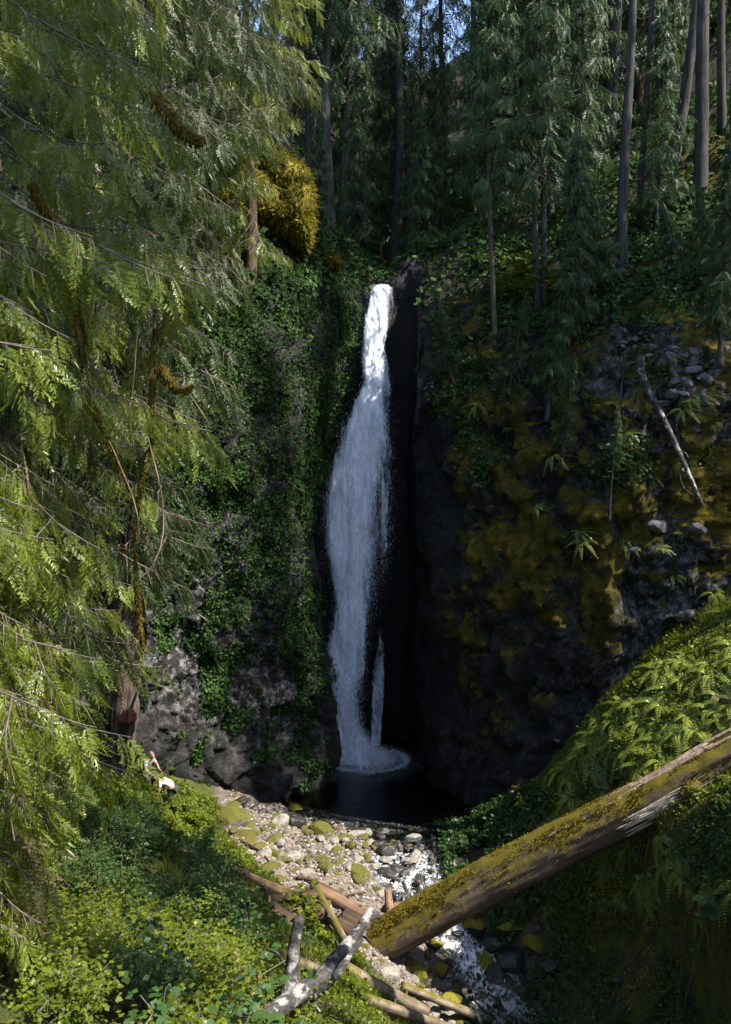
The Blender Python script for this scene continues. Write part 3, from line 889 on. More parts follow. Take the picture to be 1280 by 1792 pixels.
# moss cushions along the upper side
nn = 26000; rgm = np.random.default_rng(12)
xm = rgm.uniform(-.1, LL, nn); th = radians(90) + rgm.normal(0, .62, nn)
nx = np.stack((xm * .9, np.cos(th) * 2.2, np.sin(th) * 2.2), 1)
keep = (fbm(nx, 4, 33) > -.16 + .30 * (np.abs(th - pi / 2) > .8))
xm, th = xm[keep], th[keep]
rm = np.interp(xm, x, rad) * 1.0
c0 = np.stack((xm, .10 * np.sin(xm * .35) - np.cos(th) * 0, .10 * np.sin(xm * .28 + .6)), 1)
dr = np.stack((0 * xm, -np.cos(th), np.sin(th)), 1)
b_ = c0 + dr * (rm * (1.0 + .03 * rgm.normal(0, 1, len(xm))))[:, None]
ln = rgm.uniform(.025, .075, len(xm))
v_, q_ = leaves_arr(b_, b_ + unit(dr + rgm.normal(0, .6, dr.shape)) * ln[:, None], ln * .3, unit(rgm.normal(0, 1, dr.shape)), .4)
M_LOGMOSS = leaf_mat("log_moss", (0.035, 0.030, 0.005), (0.21, 0.165, 0.012), (0.28, 0.22, 0.014), 0.25, 0.9, 0.1, 0.0)
MB().add(v_, q_, None, 0, np.clip(.5 + .6 * fbm(b_ * 1.5, 3, 4) + rgm.normal(0, .2, len(xm)), 0, 1)).build("moss_clumps", M_LOGMOSS, biglog)
# burl with broken branch stub
b0 = on_log(1192, 1362, 22.3)
def blob(r, seed, sub=4, amp=.35, sc=(1, 1, 1), fq_=1.6):
    import bmesh
    bm = bmesh.new(); bmesh.ops.create_icosphere(bm, subdivisions=sub, radius=1)
    v = np.array([tuple(x.co) for x in bm.verts]); f = np.array([[y.index for y in x.verts] for x in bm.faces]); bm.free()
    v = v * (1 + amp * fbm(v * fq_ + seed * 3.3, 4, seed))[:, None] * np.array(sc) * r
    return v, f
vv, ff = blob(.34, 4, 4, .6, (1.1, .75, .85), 2.6)
MB().add(vv + np.array((b0[0], -.60, -.08)), None, ff).build("burl", M_LOGBARK, biglog, True)
# peeled strip along the crest near the upper end
mb = MB()
for kk in range(26):
    th = radians(rg.uniform(58, 96)); xs = rg.uniform(6.0, 12.6); ln = rg.uniform(1.0, 2.6)
    p = [np.array((xs + ln * e, -cos(th) * .635, sin(th) * .635)) for e in (0, .5, 1)]
    vv, qq, tt = tube_arr(curve_pts(p, 6), [.01, .05, .055, .055, .05, .01], 5, kk, .2)
    mb.add(vv, qq, tt)
mb.build("peeled_strip", M_RUST, biglog, True)

def S(px, py, Y, r=.2):
    """where the sight line of a pixel first meets the ground, less a log's radius"""
    for yy in np.arange(12, 36, .05):
        q = P(px, py, yy)
        if q[2] <= gz1(q[0], q[1]) + r: return q
    return P(px, py, Y)
# the log jam at the foot of the gravel bar
G = "logs piled at the foot of the gravel bar"
log_thing("driftwood_log", S(372, 1516, 27.6), S(515, 1612, 25.6), .16, .2, M_DRYLOG, "long barkless reddish log running down the left edge of the gravel", group=G, seed=2, rough=.14)
log_thing("driftwood_log", S(404, 1522, 28.2), S(508, 1568, 27.0), .15, .19, M_DRYLOG, "sunlit barkless log lying on the pale stones above the longer reddish log", group=G, seed=3, rough=.14)
log_thing("driftwood_log", S(553, 1553, 27.2), S(646, 1606, 25.4), .19, .23, M_DRYLOG, "thick brown log slanting down to the stream beside the big moss-topped boulder", group=G, seed=4, rough=.16)
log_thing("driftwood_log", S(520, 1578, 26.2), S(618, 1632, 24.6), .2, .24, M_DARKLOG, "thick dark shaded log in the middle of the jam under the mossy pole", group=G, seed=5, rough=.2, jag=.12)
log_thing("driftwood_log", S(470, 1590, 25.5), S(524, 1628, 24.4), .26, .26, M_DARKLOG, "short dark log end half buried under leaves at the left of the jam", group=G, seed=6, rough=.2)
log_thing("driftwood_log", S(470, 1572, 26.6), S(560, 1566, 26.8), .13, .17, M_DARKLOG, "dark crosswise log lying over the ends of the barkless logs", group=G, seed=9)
log_thing("leaning_pole", P(549, 1548, 26.6), P(608, 1654, 22.8), .15, .11, M_MOSSLOG, "thin pole with mossy upper end leaning over the log jam", "pole", seed=7, rough=.14)
log_thing("driftwood_log", S(600, 1600, 25.0), S(655, 1632, 24.4), .26, .24, M_DARKLOG, "black log end wedged under the fork of the dead branch", group=G, seed=16, rough=.2)
log_thing("driftwood_log", S(676, 1594, 25.9), S(740, 1584, 26.4), .20, .22, M_DRYLOG, "short log at the water's edge just above the big mossy log", group=G, seed=8, rough=.15, jag=.1)
log_thing("broken_stake", P(684, 1616, 25.2), P(679, 1562, 25.8), .17, .12, M_DRYLOG, "pale upright broken stake standing by the white riffle", "stake", seed=10, jag=.18, rough=.22)
log_thing("fallen_pole", S(318, 1508, 25.6), S(392, 1562, 24.6), .12, .16, M_MOSSLOG, "pale weathered log on the leafy ridge left of the jam", "log", seed=11)
log_thing("fallen_pole", S(354, 1506, 26.8), S(402, 1551, 25.6), .12, .14, M_DRYLOG, "short grey broken log beside the ends of the barkless logs", "log", seed=12, jag=.15)
log_thing("fallen_pole", S(306, 1484, 27.2), S(338, 1499, 26.9), .09, .10, M_DRYLOG, "small pale stick log poking from the grassy ridge", "log", seed=13)
log_thing("driftwood_log", S(602, 1694, 22.6), S(745, 1770, 21.8), .19, .17, M_MOSSLOG, "pale moss-spotted log in the sun below the big log's broken end", group="logs on the near shore", seed=14)
log_thing("driftwood_log", S(704, 1724, 23.2), S(856, 1786, 22.6), .12, .13, M_MOSSLOG, "slender mossy log by the small pool at the bottom of the photo", group="logs on the near shore", seed=15)
log_thing("driftwood_log", S(640, 1748, 21.6), S(790, 1800, 21.2), .14, .13, M_MOSSLOG, "low mossy log behind leafy stems at the bottom edge", group="logs on the near shore", seed=17)
log_thing("driftwood_log", S(470, 1665, 20.0), S(560, 1700, 19.2), .16, .13, M_MOSSLOG, "pale log under leaves left of the forked dead branch", group="logs on the near shore", seed=18)
log_thing("broken_limb_wood", S(1226, 1214, 24.5, .15), S(1320, 1240, 24, .15), .10, .14, M_DARKLOG, "dark broken limb above the upper end of the big log", "branch", seed=19, jag=.1)
log_thing("mossy_fragment", S(882, 1376, 28, .12), S(930, 1390, 28, .05), .20, .12, M_LOGBARK, "mossy log end jutting out from the dark bank right of the pool", "log", seed=20, knots=1, rough=.3)

for kk_, (a_, b_, r_, lab) in enumerate((((420, 1470), (478, 1512), .05, "thin bare driftwood branch on the upper gravel bar"), ((520, 1535), (590, 1560), .06, "grey driftwood branch lying across the middle of the gravel bar"), ((450, 1545), (470, 1600), .06, "short dark branch crossing the barkless logs"), ((585, 1580), (640, 1560), .05, "thin branch leaning on the thick brown log by the stream"),
        ((500, 1605), (575, 1580), .07, "dark crooked branch lying over the log jam"), ((610, 1650), (560, 1600), .06, "dark branch under the fork of the dead branch"), ((700, 1745), (640, 1715), .06, "dark branch between the near shore logs"), ((395, 1500), (440, 1560), .05, "thin stick lying along the barkless logs"))):
    log_thing("driftwood_branch", S(*a_, 27, .1), S(*b_, 26, .16), r_, r_ * .6, M_DARKLOG if kk_ % 2 else M_DRYLOG, lab, "branch", seed=80 + kk_, sides=9, seg=24, rough=.3, bend=.05, knots=3)
# forked dead branch in the foreground
snag = empty("dead_branch", P(470, 1800, 9.8), "grey lichen-spotted forked dead branch in the lower middle foreground", "branch")
s0 = np.array(snag.location)
def limb(mb, keys, r0, r1, sides=14, seed=1, n=34, rough=.2, taper=1.0, furrow=0.0, snap=False):
    p = curve_pts(np.array(keys), n) - s0
    p = p + .03 * np.stack((fbm(p * 1.4, 3, seed), fbm(p * 1.4 + 4, 3, seed + 1), fbm(p * 1.4 + 8, 3, seed + 2)), 1)
    r = (r0 + (r1 - r0) * np.linspace(0, 1, n) ** taper) * (1 + .10 * fbm(p * 2.2, 3, seed + 5))
    if snap: r[-4:] *= np.array((.95, .8, .5, .2))
    v, q, t = tube_arr(p, r, sides, seed, rough, True, 2.0, .8)
    if furrow:
        a_ = np.tile(np.arange(sides) / sides * 2 * pi, n); h_ = np.repeat(np.arange(n), sides)
        c_ = np.repeat(p, sides, 0)
        f_ = fbm(np.stack((np.cos(a_) * 5, np.sin(a_) * 5, h_ * .035), 1), 4, seed) + .5 * fbm(np.stack((np.cos(a_) * 14, np.sin(a_) * 14, h_ * .06), 1), 2, seed + 2)
        v[:-2] = c_ + (v[:-2] - c_) * (1 + furrow * f_)[:, None]
    mb.add(v, q, t)
    return mb
limb(MB(), [P(420, 1812, 9.5), P(505, 1755, 10.1), P(560, 1712, 10.6), P(598, 1668, 11.1), P(628, 1628, 11.5), P(655, 1590, 11.8)], .12, .06, 18, 3, 60, .3, 1.0, .16, True).build("main_limb", M_SNAG, snag, True)
limb(MB(), [P(500, 1756, 10.3), P(512, 1700, 10.5), P(516, 1660, 10.6), P(526, 1598, 10.8)], .11, .07, 14, 5, 40, .3, 1.0, .14, True).build("side_limb", M_SNAG, snag, True)
limb(MB(), [P(545, 1742, 10.8), P(585, 1705, 11.2), P(612, 1668, 11.4), P(632, 1640, 11.6)], .10, .05, 12, 7).build("side_limb", M_SNAG, snag, True)
limb(MB(), [P(636, 1618, 11.6), P(646, 1606, 11.7), P(664, 1600, 11.8)], .07, .045, 10, 9, 14).build("side_limb", M_SNAG, snag, True)
for a_, b_ in (((590, 1672, 12.7), (584, 1640, 12.6)), ((500, 1690, 12.2), (470, 1660, 12.0)), ((622, 1640, 13.2), (648, 1652, 12.9)), ((520, 1745, 11.9), (560, 1770, 11.5))):
    limb(MB(), [P(*a_), (P(*a_) + P(*b_)) / 2 + .03, P(*b_)], .03, .012, 7, 11, 10).build("twig", M_SNAG, snag, True)

# bleached pole and its roots on the right cliff
pole = empty("bleached_snag", P(1228, 880, 28.4), "bleached bare dead pole leaning on the golden mossy cliff at the right", "dead tree")
s0 = np.array(pole.location)
PO = lambda p: (p[0], p[1], p[2] - .75)
limb(MB(), [P(1229, 884, 27.6), P(1195, 805, 28.0), P(1165, 740, 28.4), P(1140, 690, 28.8), P(1124, 655, 29.1), P(1120, 626, 29.3)], .06, .15, 12, 21, 50).build("trunk", M_SNAG, pole, True)
for i_, (a_, m_, b_) in enumerate((((1120, 630, 30.2), (1108, 634, 30.0), (1090, 642, 29.9)), ((1121, 628, 30.2), (1136, 622, 30), (1146, 620, 29.8)), ((1135, 678, 29.8), (1112, 685, 29.6), (1106, 735, 29.4)), ((1135, 676, 29.8), (1118, 690, 29.5), (1111, 740, 29.3)), ((1190, 790, 29), (1200, 792, 28.7), (1205, 800, 28.6)), ((1188, 820, 28.8), (1195, 850, 28.5), (1215, 868, 28.3)))):
    limb(MB(), [P(*PO(a_)), P(*PO(m_)), P(*PO(b_))], .05 if i_ < 2 else .02, .01, 6, 31 + i_, 14).build("root" if i_ < 2 else "twig", M_SNAG, pole, True)

# dark rotten stump with a broken red top, left
stump = empty("broken_stump", P(205, 1345, 25.6), "dark rotten leaning stump with a splintered reddish top beside the hikers", "stump")
s0 = np.array(stump.location)
limb(MB(), [P(196, 1350, 25.5), P(206, 1310, 25.4), P(214, 1285, 25.3), P(222, 1258, 25.3)], .46, .28, 60, 41, 60, .2, 1.0, .34).build("trunk", M_STUMP, stump, True)
mb = MB()
for kk in range(16):
    a_ = rg.uniform(0, 2 * pi); c_ = P(223, 1256, 25.2) - s0 + np.array((cos(a_) * .22, sin(a_) * .22, -.1))
    e_ = c_ + np.array((rg.normal(.05, .08), rg.normal(0, .06), rg.uniform(.18, .5)))
    vv, qq, tt = tube_arr(curve_pts([c_, (c_ + e_) / 2, e_], 5), [.07, .08, .06, .04, .01], 5, kk, .4)
    mb.add(vv, qq, tt)
mb.build("splintered_top", M_REDROT, stump, True)
limb(MB(), [P(226, 1250, 25.3), P(232, 1236, 25.3), P(239, 1212, 25.3)], .07, .03, 7, 43, 12).build("spike", M_SNAG, stump, True)
snag2 = empty("leaning_snag", P(190, 1330, 26.6), "massive dark furrowed snag trunk rising behind the reddish stump", "dead tree")
s0 = np.array(snag2.location)
limb(MB(), [P(196, 1330, 26.6), P(205, 1220, 26.5), P(217, 1120, 26.4), P(226, 1030, 26.3), P(236, 960, 26.2), P(245, 900, 26.2)], .72, .32, 90, 45, 80, .2, 1.0, .34).build("trunk", M_STUMP, snag2, True)
limb(MB(), [P(246, 905, 26.2), P(254, 878, 26.2), P(258, 868, 26.2)], .10, .05, 8, 47, 12).build("broken_tip", M_SNAG, snag2, True)
st3 = empty("rotten_stump", P(425, 1745, 12.4), "small pale brown rotten stump among the foreground shrubs", "stump")
s0 = np.array(st3.location)
limb(MB(), [P(436, 1752, 12.3), P(424, 1715, 12.2), P(410, 1690, 12.1), P(414, 1664, 12.1)], .22, .06, 18, 49, 40, .5).build("trunk", M_RUST, st3, True)
limb(MB(), [P(420, 1708, 12.2), P(398, 1698, 12.1), P(390, 1690, 12)], .08, .03, 8, 50, 12, .4).build("broken_limb", M_RUST, st3, True)

# ------------------------------------------------------------------ rocks
def rock_mat(name, ca, cb, moss=0.0, wet=False, mosscol=(0.16, 0.14, 0.012)):
    m, nt, out = mat(name)
    k = N(nt)
    v = k.obj()
    oi = k.n("ShaderNodeObjectInfo").outputs['Random']
    n = k.noise(3.0, 8, 0.7, v)
    col = k.ramp(n, [(0.3, ca), (0.7, cb)])
    col = k.mix(k.math('MULTIPLY', oi, 0.45), col, tuple(c * 0.45 for c in cb))
    h = k.noise(7, 7, 0.7, v)
    if moss:
        f = k.math('ADD', k.math('MULTIPLY', k.nz(), 0.55), k.noise(1.6, 5, .65, v))
        f = k.ramp(f, [(max(0, 1 - moss - .05), 0), (1 - moss + .08, 1)])
        mc = k.mix(k.noise(9, 4, .6, v), tuple(c * .4 for c in mosscol), tuple(c * 1.7 for c in mosscol))
        col = k.mix(f, col, mc)
        h = k.math('ADD', h, k.math('MULTIPLY', f, k.noise(45, 2, .6, v)))
    b = k.princ(col, 0.25 if wet else 0.85, 0.5 if wet else 0.3, k.bump(h, .6, .06))
    k.l(b.outputs[0], out.inputs[0])
    return m
M_PALE = rock_mat("pale_river_stone", (0.10, 0.088, 0.075), (0.34, 0.31, 0.27))
M_MOSSY = rock_mat("mossy_river_stone", (0.10, 0.088, 0.075), (0.30, 0.27, 0.23), moss=0.42, mosscol=(0.088, 0.082, 0.014))
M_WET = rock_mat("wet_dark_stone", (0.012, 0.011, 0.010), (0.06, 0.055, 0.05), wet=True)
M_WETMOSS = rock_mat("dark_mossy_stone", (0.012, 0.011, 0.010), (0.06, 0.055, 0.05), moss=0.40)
M_SCREE = rock_mat("grey_scree_stone", (0.035, 0.035, 0.038), (0.17, 0.17, 0.18))
rock_me = []
for s_ in range(9):
    sc_ = [(1, .8, .6), (1, .7, .75), (1.2, .7, .5), (1, 1, .55), (1.3, .75, .6), (1, .85, .8), (1.1, .6, .6), (1, .9, .45), (1.4, .6, .55)][s_]
    v, f = blob(1, 60 + s_, 4, .45, (1, 1, 1), 1.0)
    # flatten some sides so that the stones read as broken rather than round
    rr_ = np.random.default_rng(s_)
    for _ in range(7):
        nn_ = unit(rr_.normal(0, 1, 3)); dd_ = rr_.uniform(.62, .85)
        pr = v @ nn_
        v = v - np.where(pr > dd_, pr - dd_, 0)[:, None] * nn_ * .9
    v = v + .02 * fbm(v * 6, 2, s_)[:, None] * unit(v)
    rock_me.append(v * np.array(sc_)), rock_me.append(f)
RKM = {}
def rock_mesh(idx, m):
    key = (idx % 9, m.name)
    if key not in RKM:
        RKM[key] = MB().add(rock_me[2 * (idx % 9)], None, rock_me[2 * (idx % 9) + 1]).data("stone", m, True)
    return RKM[key]
LABELQ = []      # (object, base label, group): labels are made distinct at the end
def rock(x, y, r, m, name, base, cat, group, z=None, sink=.3, seed=0, tilt=.25):
    rr_ = np.random.default_rng(seed)
    zz = gz1(x, y) if z is None else z
    o = inst(name, rock_mesh(seed, m), None, (x, y, zz + r * .5 * (1 - 2 * sink)), (rr_.uniform(-tilt, tilt), rr_.uniform(-tilt, tilt), rr_.uniform(0, 6.28)), (r * rr_.uniform(.85, 1.2), r * rr_.uniform(.85, 1.2), r * rr_.uniform(.8, 1.1)))
    tag(o, base, cat, group)
    LABELQ.append((o, base))
    return o
def rock_px(px, py, Y, wpx, m, name, base, cat, group, seed, sink=.3):
    """stone seen around pixel (px, py) with a width of wpx photo pixels, set on the ground below"""
    p = P(px, py, Y)
    # slide along the sight line until it meets the ground
    for yy in np.arange(Y - 5, Y + 5, .05):
        q = P(px, py, yy)
        if q[2] <= gz1(q[0], q[1]) + .05: p = q; break
    return rock(p[0], p[1], wpx / 2 / F * p[1], m, name, base, cat, group, None, sink, seed)

def rock_at(px, py, Y, wpx, m, label, seed, cat="boulder", sink=.3, name="boulder"):
    o = rock_px(px, py, Y, wpx, m, name, label, cat, None, seed, sink)
    LABELQ.pop()
    return o
rock_at(630, 1532, 28, 54, M_MOSSY, "largest pale boulder with moss at its right end beside the white riffle", 3)
rock_at(682, 1712, 23.5, 44, M_PALE, "bright white boulder just below the broken end of the big log", 1)
rock_at(738, 1712, 23.8, 60, M_WETMOSS, "dark moss-topped boulder right of the bright white boulder", 5)
rock_at(770, 1700, 24.5, 46, M_WETMOSS, "dark rounded boulder by the small cascade under the log", 2)
rock_at(738, 1548, 27.5, 62, M_WET, "black wet boulder between the two white riffles", 4)
rock_at(722, 1570, 27, 40, M_WET, "wet flat dark boulder in the white riffle", 7)
rock_at(725, 1577, 26.6, 22, M_MOSSY, "small pale stone with moss at the water just above the big log", 0, "stone")
rock_at(760, 1650, 26, 44, M_WETMOSS, "mossy boulder in the shade under the big log", 8)
rock_at(830, 1742, 23.6, 60, M_WETMOSS, "dark mossy boulder at the edge of the lower pool", 6)
rock_at(790, 1760, 23.2, 50, M_WETMOSS, "mossy boulder half hidden by the slender mossy log", 1)
rock_at(402, 1436, 31.5, 62, M_MOSSY, "long pale boulder half covered in moss at the upper left of the gravel bar", 4)
rock_at(515, 1418, 32.5, 40, M_WETMOSS, "long dark mossy boulder at the pool's left shore", 8)
rock_at(567, 1456, 31, 52, M_MOSSY, "broad grey boulder at the top of the gravel bar by the dark pool", 3)
rock_at(480, 1475, 30, 42, M_MOSSY, "grey-brown boulder in the upper part of the gravel bar", 7)
rock_at(484, 1504, 29, 44, M_MOSSY, "rounded mossy boulder left of the middle of the gravel bar", 5)
rock_at(570, 1520, 28.6, 40, M_MOSSY, "moss-covered boulder in the middle of the gravel bar", 2)
rock_at(522, 1443, 31.6, 34, M_WET, "dark upright stone on the shore of the pool", 1)
rock_at(585, 1473, 30, 24, M_PALE, "round light grey stone near the top of the gravel bar", 0, "stone")
for kk_, (px, py, w, lab) in enumerate(((830, 1625, 70, "dark mossy boulder on the bank directly under the middle of the big log"), (868, 1652, 64, "black boulder right of the small cascade"), (846, 1690, 50, "wet dark boulder at the cascade's foot"), (900, 1690, 70, "long mossy ledge stone right of the lower pool"),
        (935, 1660, 60, "mossy stone above the ledge right of the lower pool"), (800, 1598, 40, "small dark boulder close under the big log"), (905, 1630, 56, "dark boulder under the ferns below the big log"), (970, 1690, 60, "moss-edged stone among the dark litter"), (735, 1640, 44, "dark boulder left of the small cascade"))):
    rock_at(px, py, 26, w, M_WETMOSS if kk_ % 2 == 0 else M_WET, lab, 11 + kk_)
rg = np.random.default_rng(77)
n_ = 0
kinds = [(M_PALE, "pale stone"), (M_MOSSY, "moss-topped stone"), (M_PALE, "light grey stone")]
def bar_pt():
    while True:
        x = rg.uniform(-5.6, 3.0); y = rg.uniform(23.6, 33)
        if gravel_mask(np.array([x]), np.array([y]))[0] > .6: return x, y
while n_ < 285:
    x, y = bar_pt()
    sdd = stream_dist(np.array([[x, y]]))[0]
    if y > 32.2 and rg.random() < .6: continue
    wet = y > 31.3 or sdd < .8
    r = float(np.clip(rg.lognormal(-1.75, .42), .09, .42))
    if wet:
        mm, bs = (M_WET, "dark wet stone") if rg.random() < .75 else (M_MOSSY, "moss-topped stone at the waterline")
    else:
        kk = rg.random()
        mm, bs = (M_PALE, "pale stone") if kk < .55 else (M_MOSSY, "moss-topped stone")
    size = "small " if r < .16 else ("fist-wide " if r < .2 else ("large " if r > .27 else ""))
    size = "small " if r < .16 else ("large " if r > .25 else "medium ")
    rock(x, y, r, mm, "river_stone", size + bs, "stone", "stones of the gravel bar and the pool shore", None, .3, 100 + n_)
    n_ += 1
for kk in range(46):
    f_ = rg.uniform(16, 100); c_ = scl[int(f_)]; w_ = wid[int(f_)]
    x, y = c_[0] + rg.normal(0, .6) * w_, c_[1] + rg.normal(0, .25)
    r = float(rg.uniform(.12, .34))
    rock(x, y, r, M_WET if rg.random() < .6 else M_MOSSY if rg.random() < .3 else M_PALE, "riffle_stone", "stone in the riffle", "stone", "stones standing in the white riffle", c_[2] - .02, .25, 700 + kk)
# stones along the lower stream, dim
n_ = 0
while n_ < 60:
    y = rg.uniform(20.5, 26.5); c = np.interp(y, STREAM[::-1, 1], STREAM[::-1, 0]); x = c + rg.uniform(-.9, 2.6)
    r = float(np.clip(rg.lognormal(-1.75, .5), .09, .45))
    rock(x, y, r, M_WETMOSS if rg.random() < .3 else M_WET, "stream_stone", ("large " if r > .25 else "small " if r < .16 else "medium ") + "dark stone by the lower pool", "stone", "dark stones along the lower stream", None, .3, 400 + n_)
    n_ += 1
# gravel between the stones
mb = MB(); nn = 5200
ico_v, ico_f = blob(1, 3, 1, .3, (1, .8, .6), 1.2)
gx_, gy_, k_ = [], [], 0
pv, pf_, rn_ = [], [], []
xs = rg.uniform(-5.8, 3.4, nn * 3); ys = rg.uniform(22.8, 33.5, nn * 3)
ok = gravel_mask(xs, ys) > .45
xs, ys = xs[ok][:nn], ys[ok][:nn]
zs = gzf(xs, ys)
for x, y, z in zip(xs, ys, zs):
    r = rg.uniform(.03, .10); a = rg.uniform(0, 6.28); ca, sa = cos(a), sin(a)
    R = np.array(((ca, -sa, 0), (sa, ca, 0), (0, 0, 1)))
    mb.add((ico_v * r * rg.uniform(.7, 1.3, 3)) @ R.T + np.array((x, y, z + r * .25)), None, ico_f, 0, float(rg.random()))
def gravel_mat():
    m, nt, out = mat("gravel_stones"); k = N(nt)
    col = k.ramp(k.attr("rnd"), [(0, (0.04, 0.035, 0.03)), (.4, (0.12, 0.105, 0.09)), (.75, (0.26, 0.23, 0.20)), (1, (0.19, 0.13, 0.09))])
    k.l(k.princ(col, .8, .3).outputs[0], out.inputs[0]); return m
tag(mb.build("gravel", gravel_mat()), "gravel between the larger river stones", "gravel", kind="stuff")
# grey scree on the right slope
n_ = 0
while n_ < 90:
    px, py = rg.uniform(1060, 1245), rg.uniform(580, 710)
    if abs((py - 600) - (px - 1120) * .55) > 45: continue
    uu = np.argmin(np.abs(project(pf)[0] - px) + np.abs(project(pf)[1] - py) + 400 * ((V < 3.2) | (V > 5.0)))
    p = pf[uu]
    rock(p[0], p[1], float(np.clip(rg.lognormal(-2.0, .5), .06, .30)), M_SCREE, "scree_stone", "grey scree stone", "stone", "grey scree beside the bleached pole", p[2] - .04, .55, 500 + n_, 1.2)
    n_ += 1
# angular pale blocks behind the bleached pole
for kk, (px, py, w) in enumerate(((1163, 706, 26), (1178, 692, 30), (1196, 690, 26), (1206, 650, 34), (1110, 960, 28), (1150, 920, 40), (1220, 925, 30), (1085, 600, 24))):
    uu = np.argmin(np.abs(project(pf)[0] - px) + np.abs(project(pf)[1] - py) + 400 * ((V < .9) | (V > 5.0) | (U < 8)))
    p = pf[uu] + GN[uu] * .05
    o = rock(p[0], p[1], w / 2 / F * p[1], M_SCREE, "rock_block", "", "rock", "angular blocks in the right cliff", p[2], .5, 540 + kk)
    LABELQ.pop()
    o['label'] = ["pale angular block left of the trio behind the bleached pole", "pale upright block in the middle of the trio behind the bleached pole", "pale block at the right of the trio behind the bleached pole",
                  "broad grey slab at the right end of the scree", "angular pale block under the overhang below the golden moss", "dark slab jutting out below the foot of the bleached pole",
                  "grey block at the far right below the tip of the bleached pole", "grey slab at the upper left start of the scree"][kk]
# golden mossy knob on the left rim
kn_p = P(462, 345, 38.4)
bv, bf, nb_ = [], [], 0
for kk_, (px, py, Y, rx, rz) in enumerate(((415, 300, 38.6, 1.3, 1.0), (462, 285, 38.8, 1.2, .8), (498, 318, 38.5, 1.1, 1.1), (522, 362, 38.2, .75, 1.2), (450, 352, 38.1, 1.5, 1.3), (500, 385, 38.0, .9, .8), (528, 405, 37.9, .42, .7), (405, 360, 38.3, 1.1, 1.2))):
    v, f = blob(1.0, 91 + kk_, 5, .30, (rx, 1.2, rz), 1.2)
    v = v + P(px, py, Y) - kn_p
    bv.append(v); bf.append(f + nb_); nb_ += len(v)
v = np.concatenate(bv); f = np.concatenate(bf)
v = v + (.16 * billow(v * 1.3, 3, 5) + .10 * fbm(v * 3.0, 4, 6))[:, None] * np.array((.6, .5, .7))
M_GOLD = bark_mat("golden_moss", (0.020, 0.018, 0.006), (0.21, 0.175, 0.022), scale=1.3, stretch=1.0, rough=1.0, bump=1.0)
kn = MB().add(v, None, f).build("mossy_outcrop", M_GOLD, None, True)
kn.location = tuple(kn_p)
tag(kn, "rounded outcrop covered in golden moss on the left rim above the falls", "rock")
for kk, (px, py, w, h, lab) in enumerate(((520, 385, 26, 60, "hanging golden moss cushion at the right end of the golden outcrop"), (578, 458, 34, 16, "low golden moss cushion beneath the lit cedar trunk left of the falls"), (552, 495, 26, 16, "small moss cushion on the left rim close to the falls lip"))):
    v, f = blob(1.0, 95 + kk, 5, .4, (w / 2 / F * 38, w / 2 / F * 38, h / 2 / F * 38), 1.3)
    o = MB().add(v + .05 * fbm(v * 6, 3, kk)[:, None] * unit(v), None, f).build("moss_cushion", M_GOLD, None, True)
    o.location = tuple(P(px, py, 37.6 if kk == 0 else 40))
    tag(o, lab, "moss")

rg = np.random.default_rng(66)
for o in [kn] + [x for x in bpy.data.objects if x.name.startswith("moss_cushion")]:
    me = o.data; nn = 22000 if o is kn else 900
    vv = np.empty(len(me.vertices) * 3, np.float32); me.vertices.foreach_get("co", vv); vv = vv.reshape(-1, 3)
    nv = np.empty(len(me.vertices) * 3, np.float32); me.vertices.foreach_get("normal", nv); nv = nv.reshape(-1, 3)
    ii = rg.integers(0, len(vv), nn)
    b_ = vv[ii] + rg.normal(0, .03, (nn, 3)); ln = rg.uniform(.06, .26, nn)
    v, q = leaves_arr(b_, b_ + (nv[ii] * .6 - np.array((0, 0, .5)) + rg.normal(0, .55, (nn, 3))) * ln[:, None], ln * .2, unit(nv[ii] + rg.normal(0, .4, (nn, 3))), .4)
    MB().add(v, q, None, 0, rg.random(nn)).build("moss_clumps", M_MOSSTUFT, o)
# ------------------------------------------------------------------ foliage materials
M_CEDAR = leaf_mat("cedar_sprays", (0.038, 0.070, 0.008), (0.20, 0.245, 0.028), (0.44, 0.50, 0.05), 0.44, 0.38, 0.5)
M_CEDARFAR = leaf_mat("shaded_conifer_sprays", (0.018, 0.042, 0.016), (0.062, 0.105, 0.034), (0.10, 0.16, 0.04), 0.28, 0.5, 0.28)  # deeper green of the mid-distance and far conifers
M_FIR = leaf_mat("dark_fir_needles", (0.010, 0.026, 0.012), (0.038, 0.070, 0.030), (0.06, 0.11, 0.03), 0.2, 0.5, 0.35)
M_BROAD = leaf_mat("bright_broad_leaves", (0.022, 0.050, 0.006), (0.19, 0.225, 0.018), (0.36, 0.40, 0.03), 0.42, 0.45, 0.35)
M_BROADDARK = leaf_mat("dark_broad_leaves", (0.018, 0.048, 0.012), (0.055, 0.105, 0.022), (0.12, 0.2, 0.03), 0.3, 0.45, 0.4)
M_IVY = leaf_mat("cliff_leaves", (0.008, 0.024, 0.008), (0.055, 0.105, 0.026), (0.09, 0.17, 0.03), 0.25, 0.7, 0.12, 0.0)
M_FERN = leaf_mat("sword_fern_fronds", (0.075, 0.12, 0.015), (0.27, 0.30, 0.055), (0.34, 0.40, 0.05), 0.32, 0.30, 0.75)
M_DRYLEAF = leaf_mat("dry_brown_fronds", (0.10, 0.055, 0.03), (0.36, 0.23, 0.14), (0.4, 0.24, 0.12), 0.3, 0.8, 0.2)
M_GRASS = leaf_mat("bank_grass", (0.06, 0.10, 0.012), (0.20, 0.24, 0.03), (0.34, 0.38, 0.04), 0.4, 0.5, 0.3)
M_TWIG = bark_mat("pale_twig_bark", (0.03, 0.024, 0.02), (0.20, 0.165, 0.135), scale=8, stretch=.5, bump=.3)
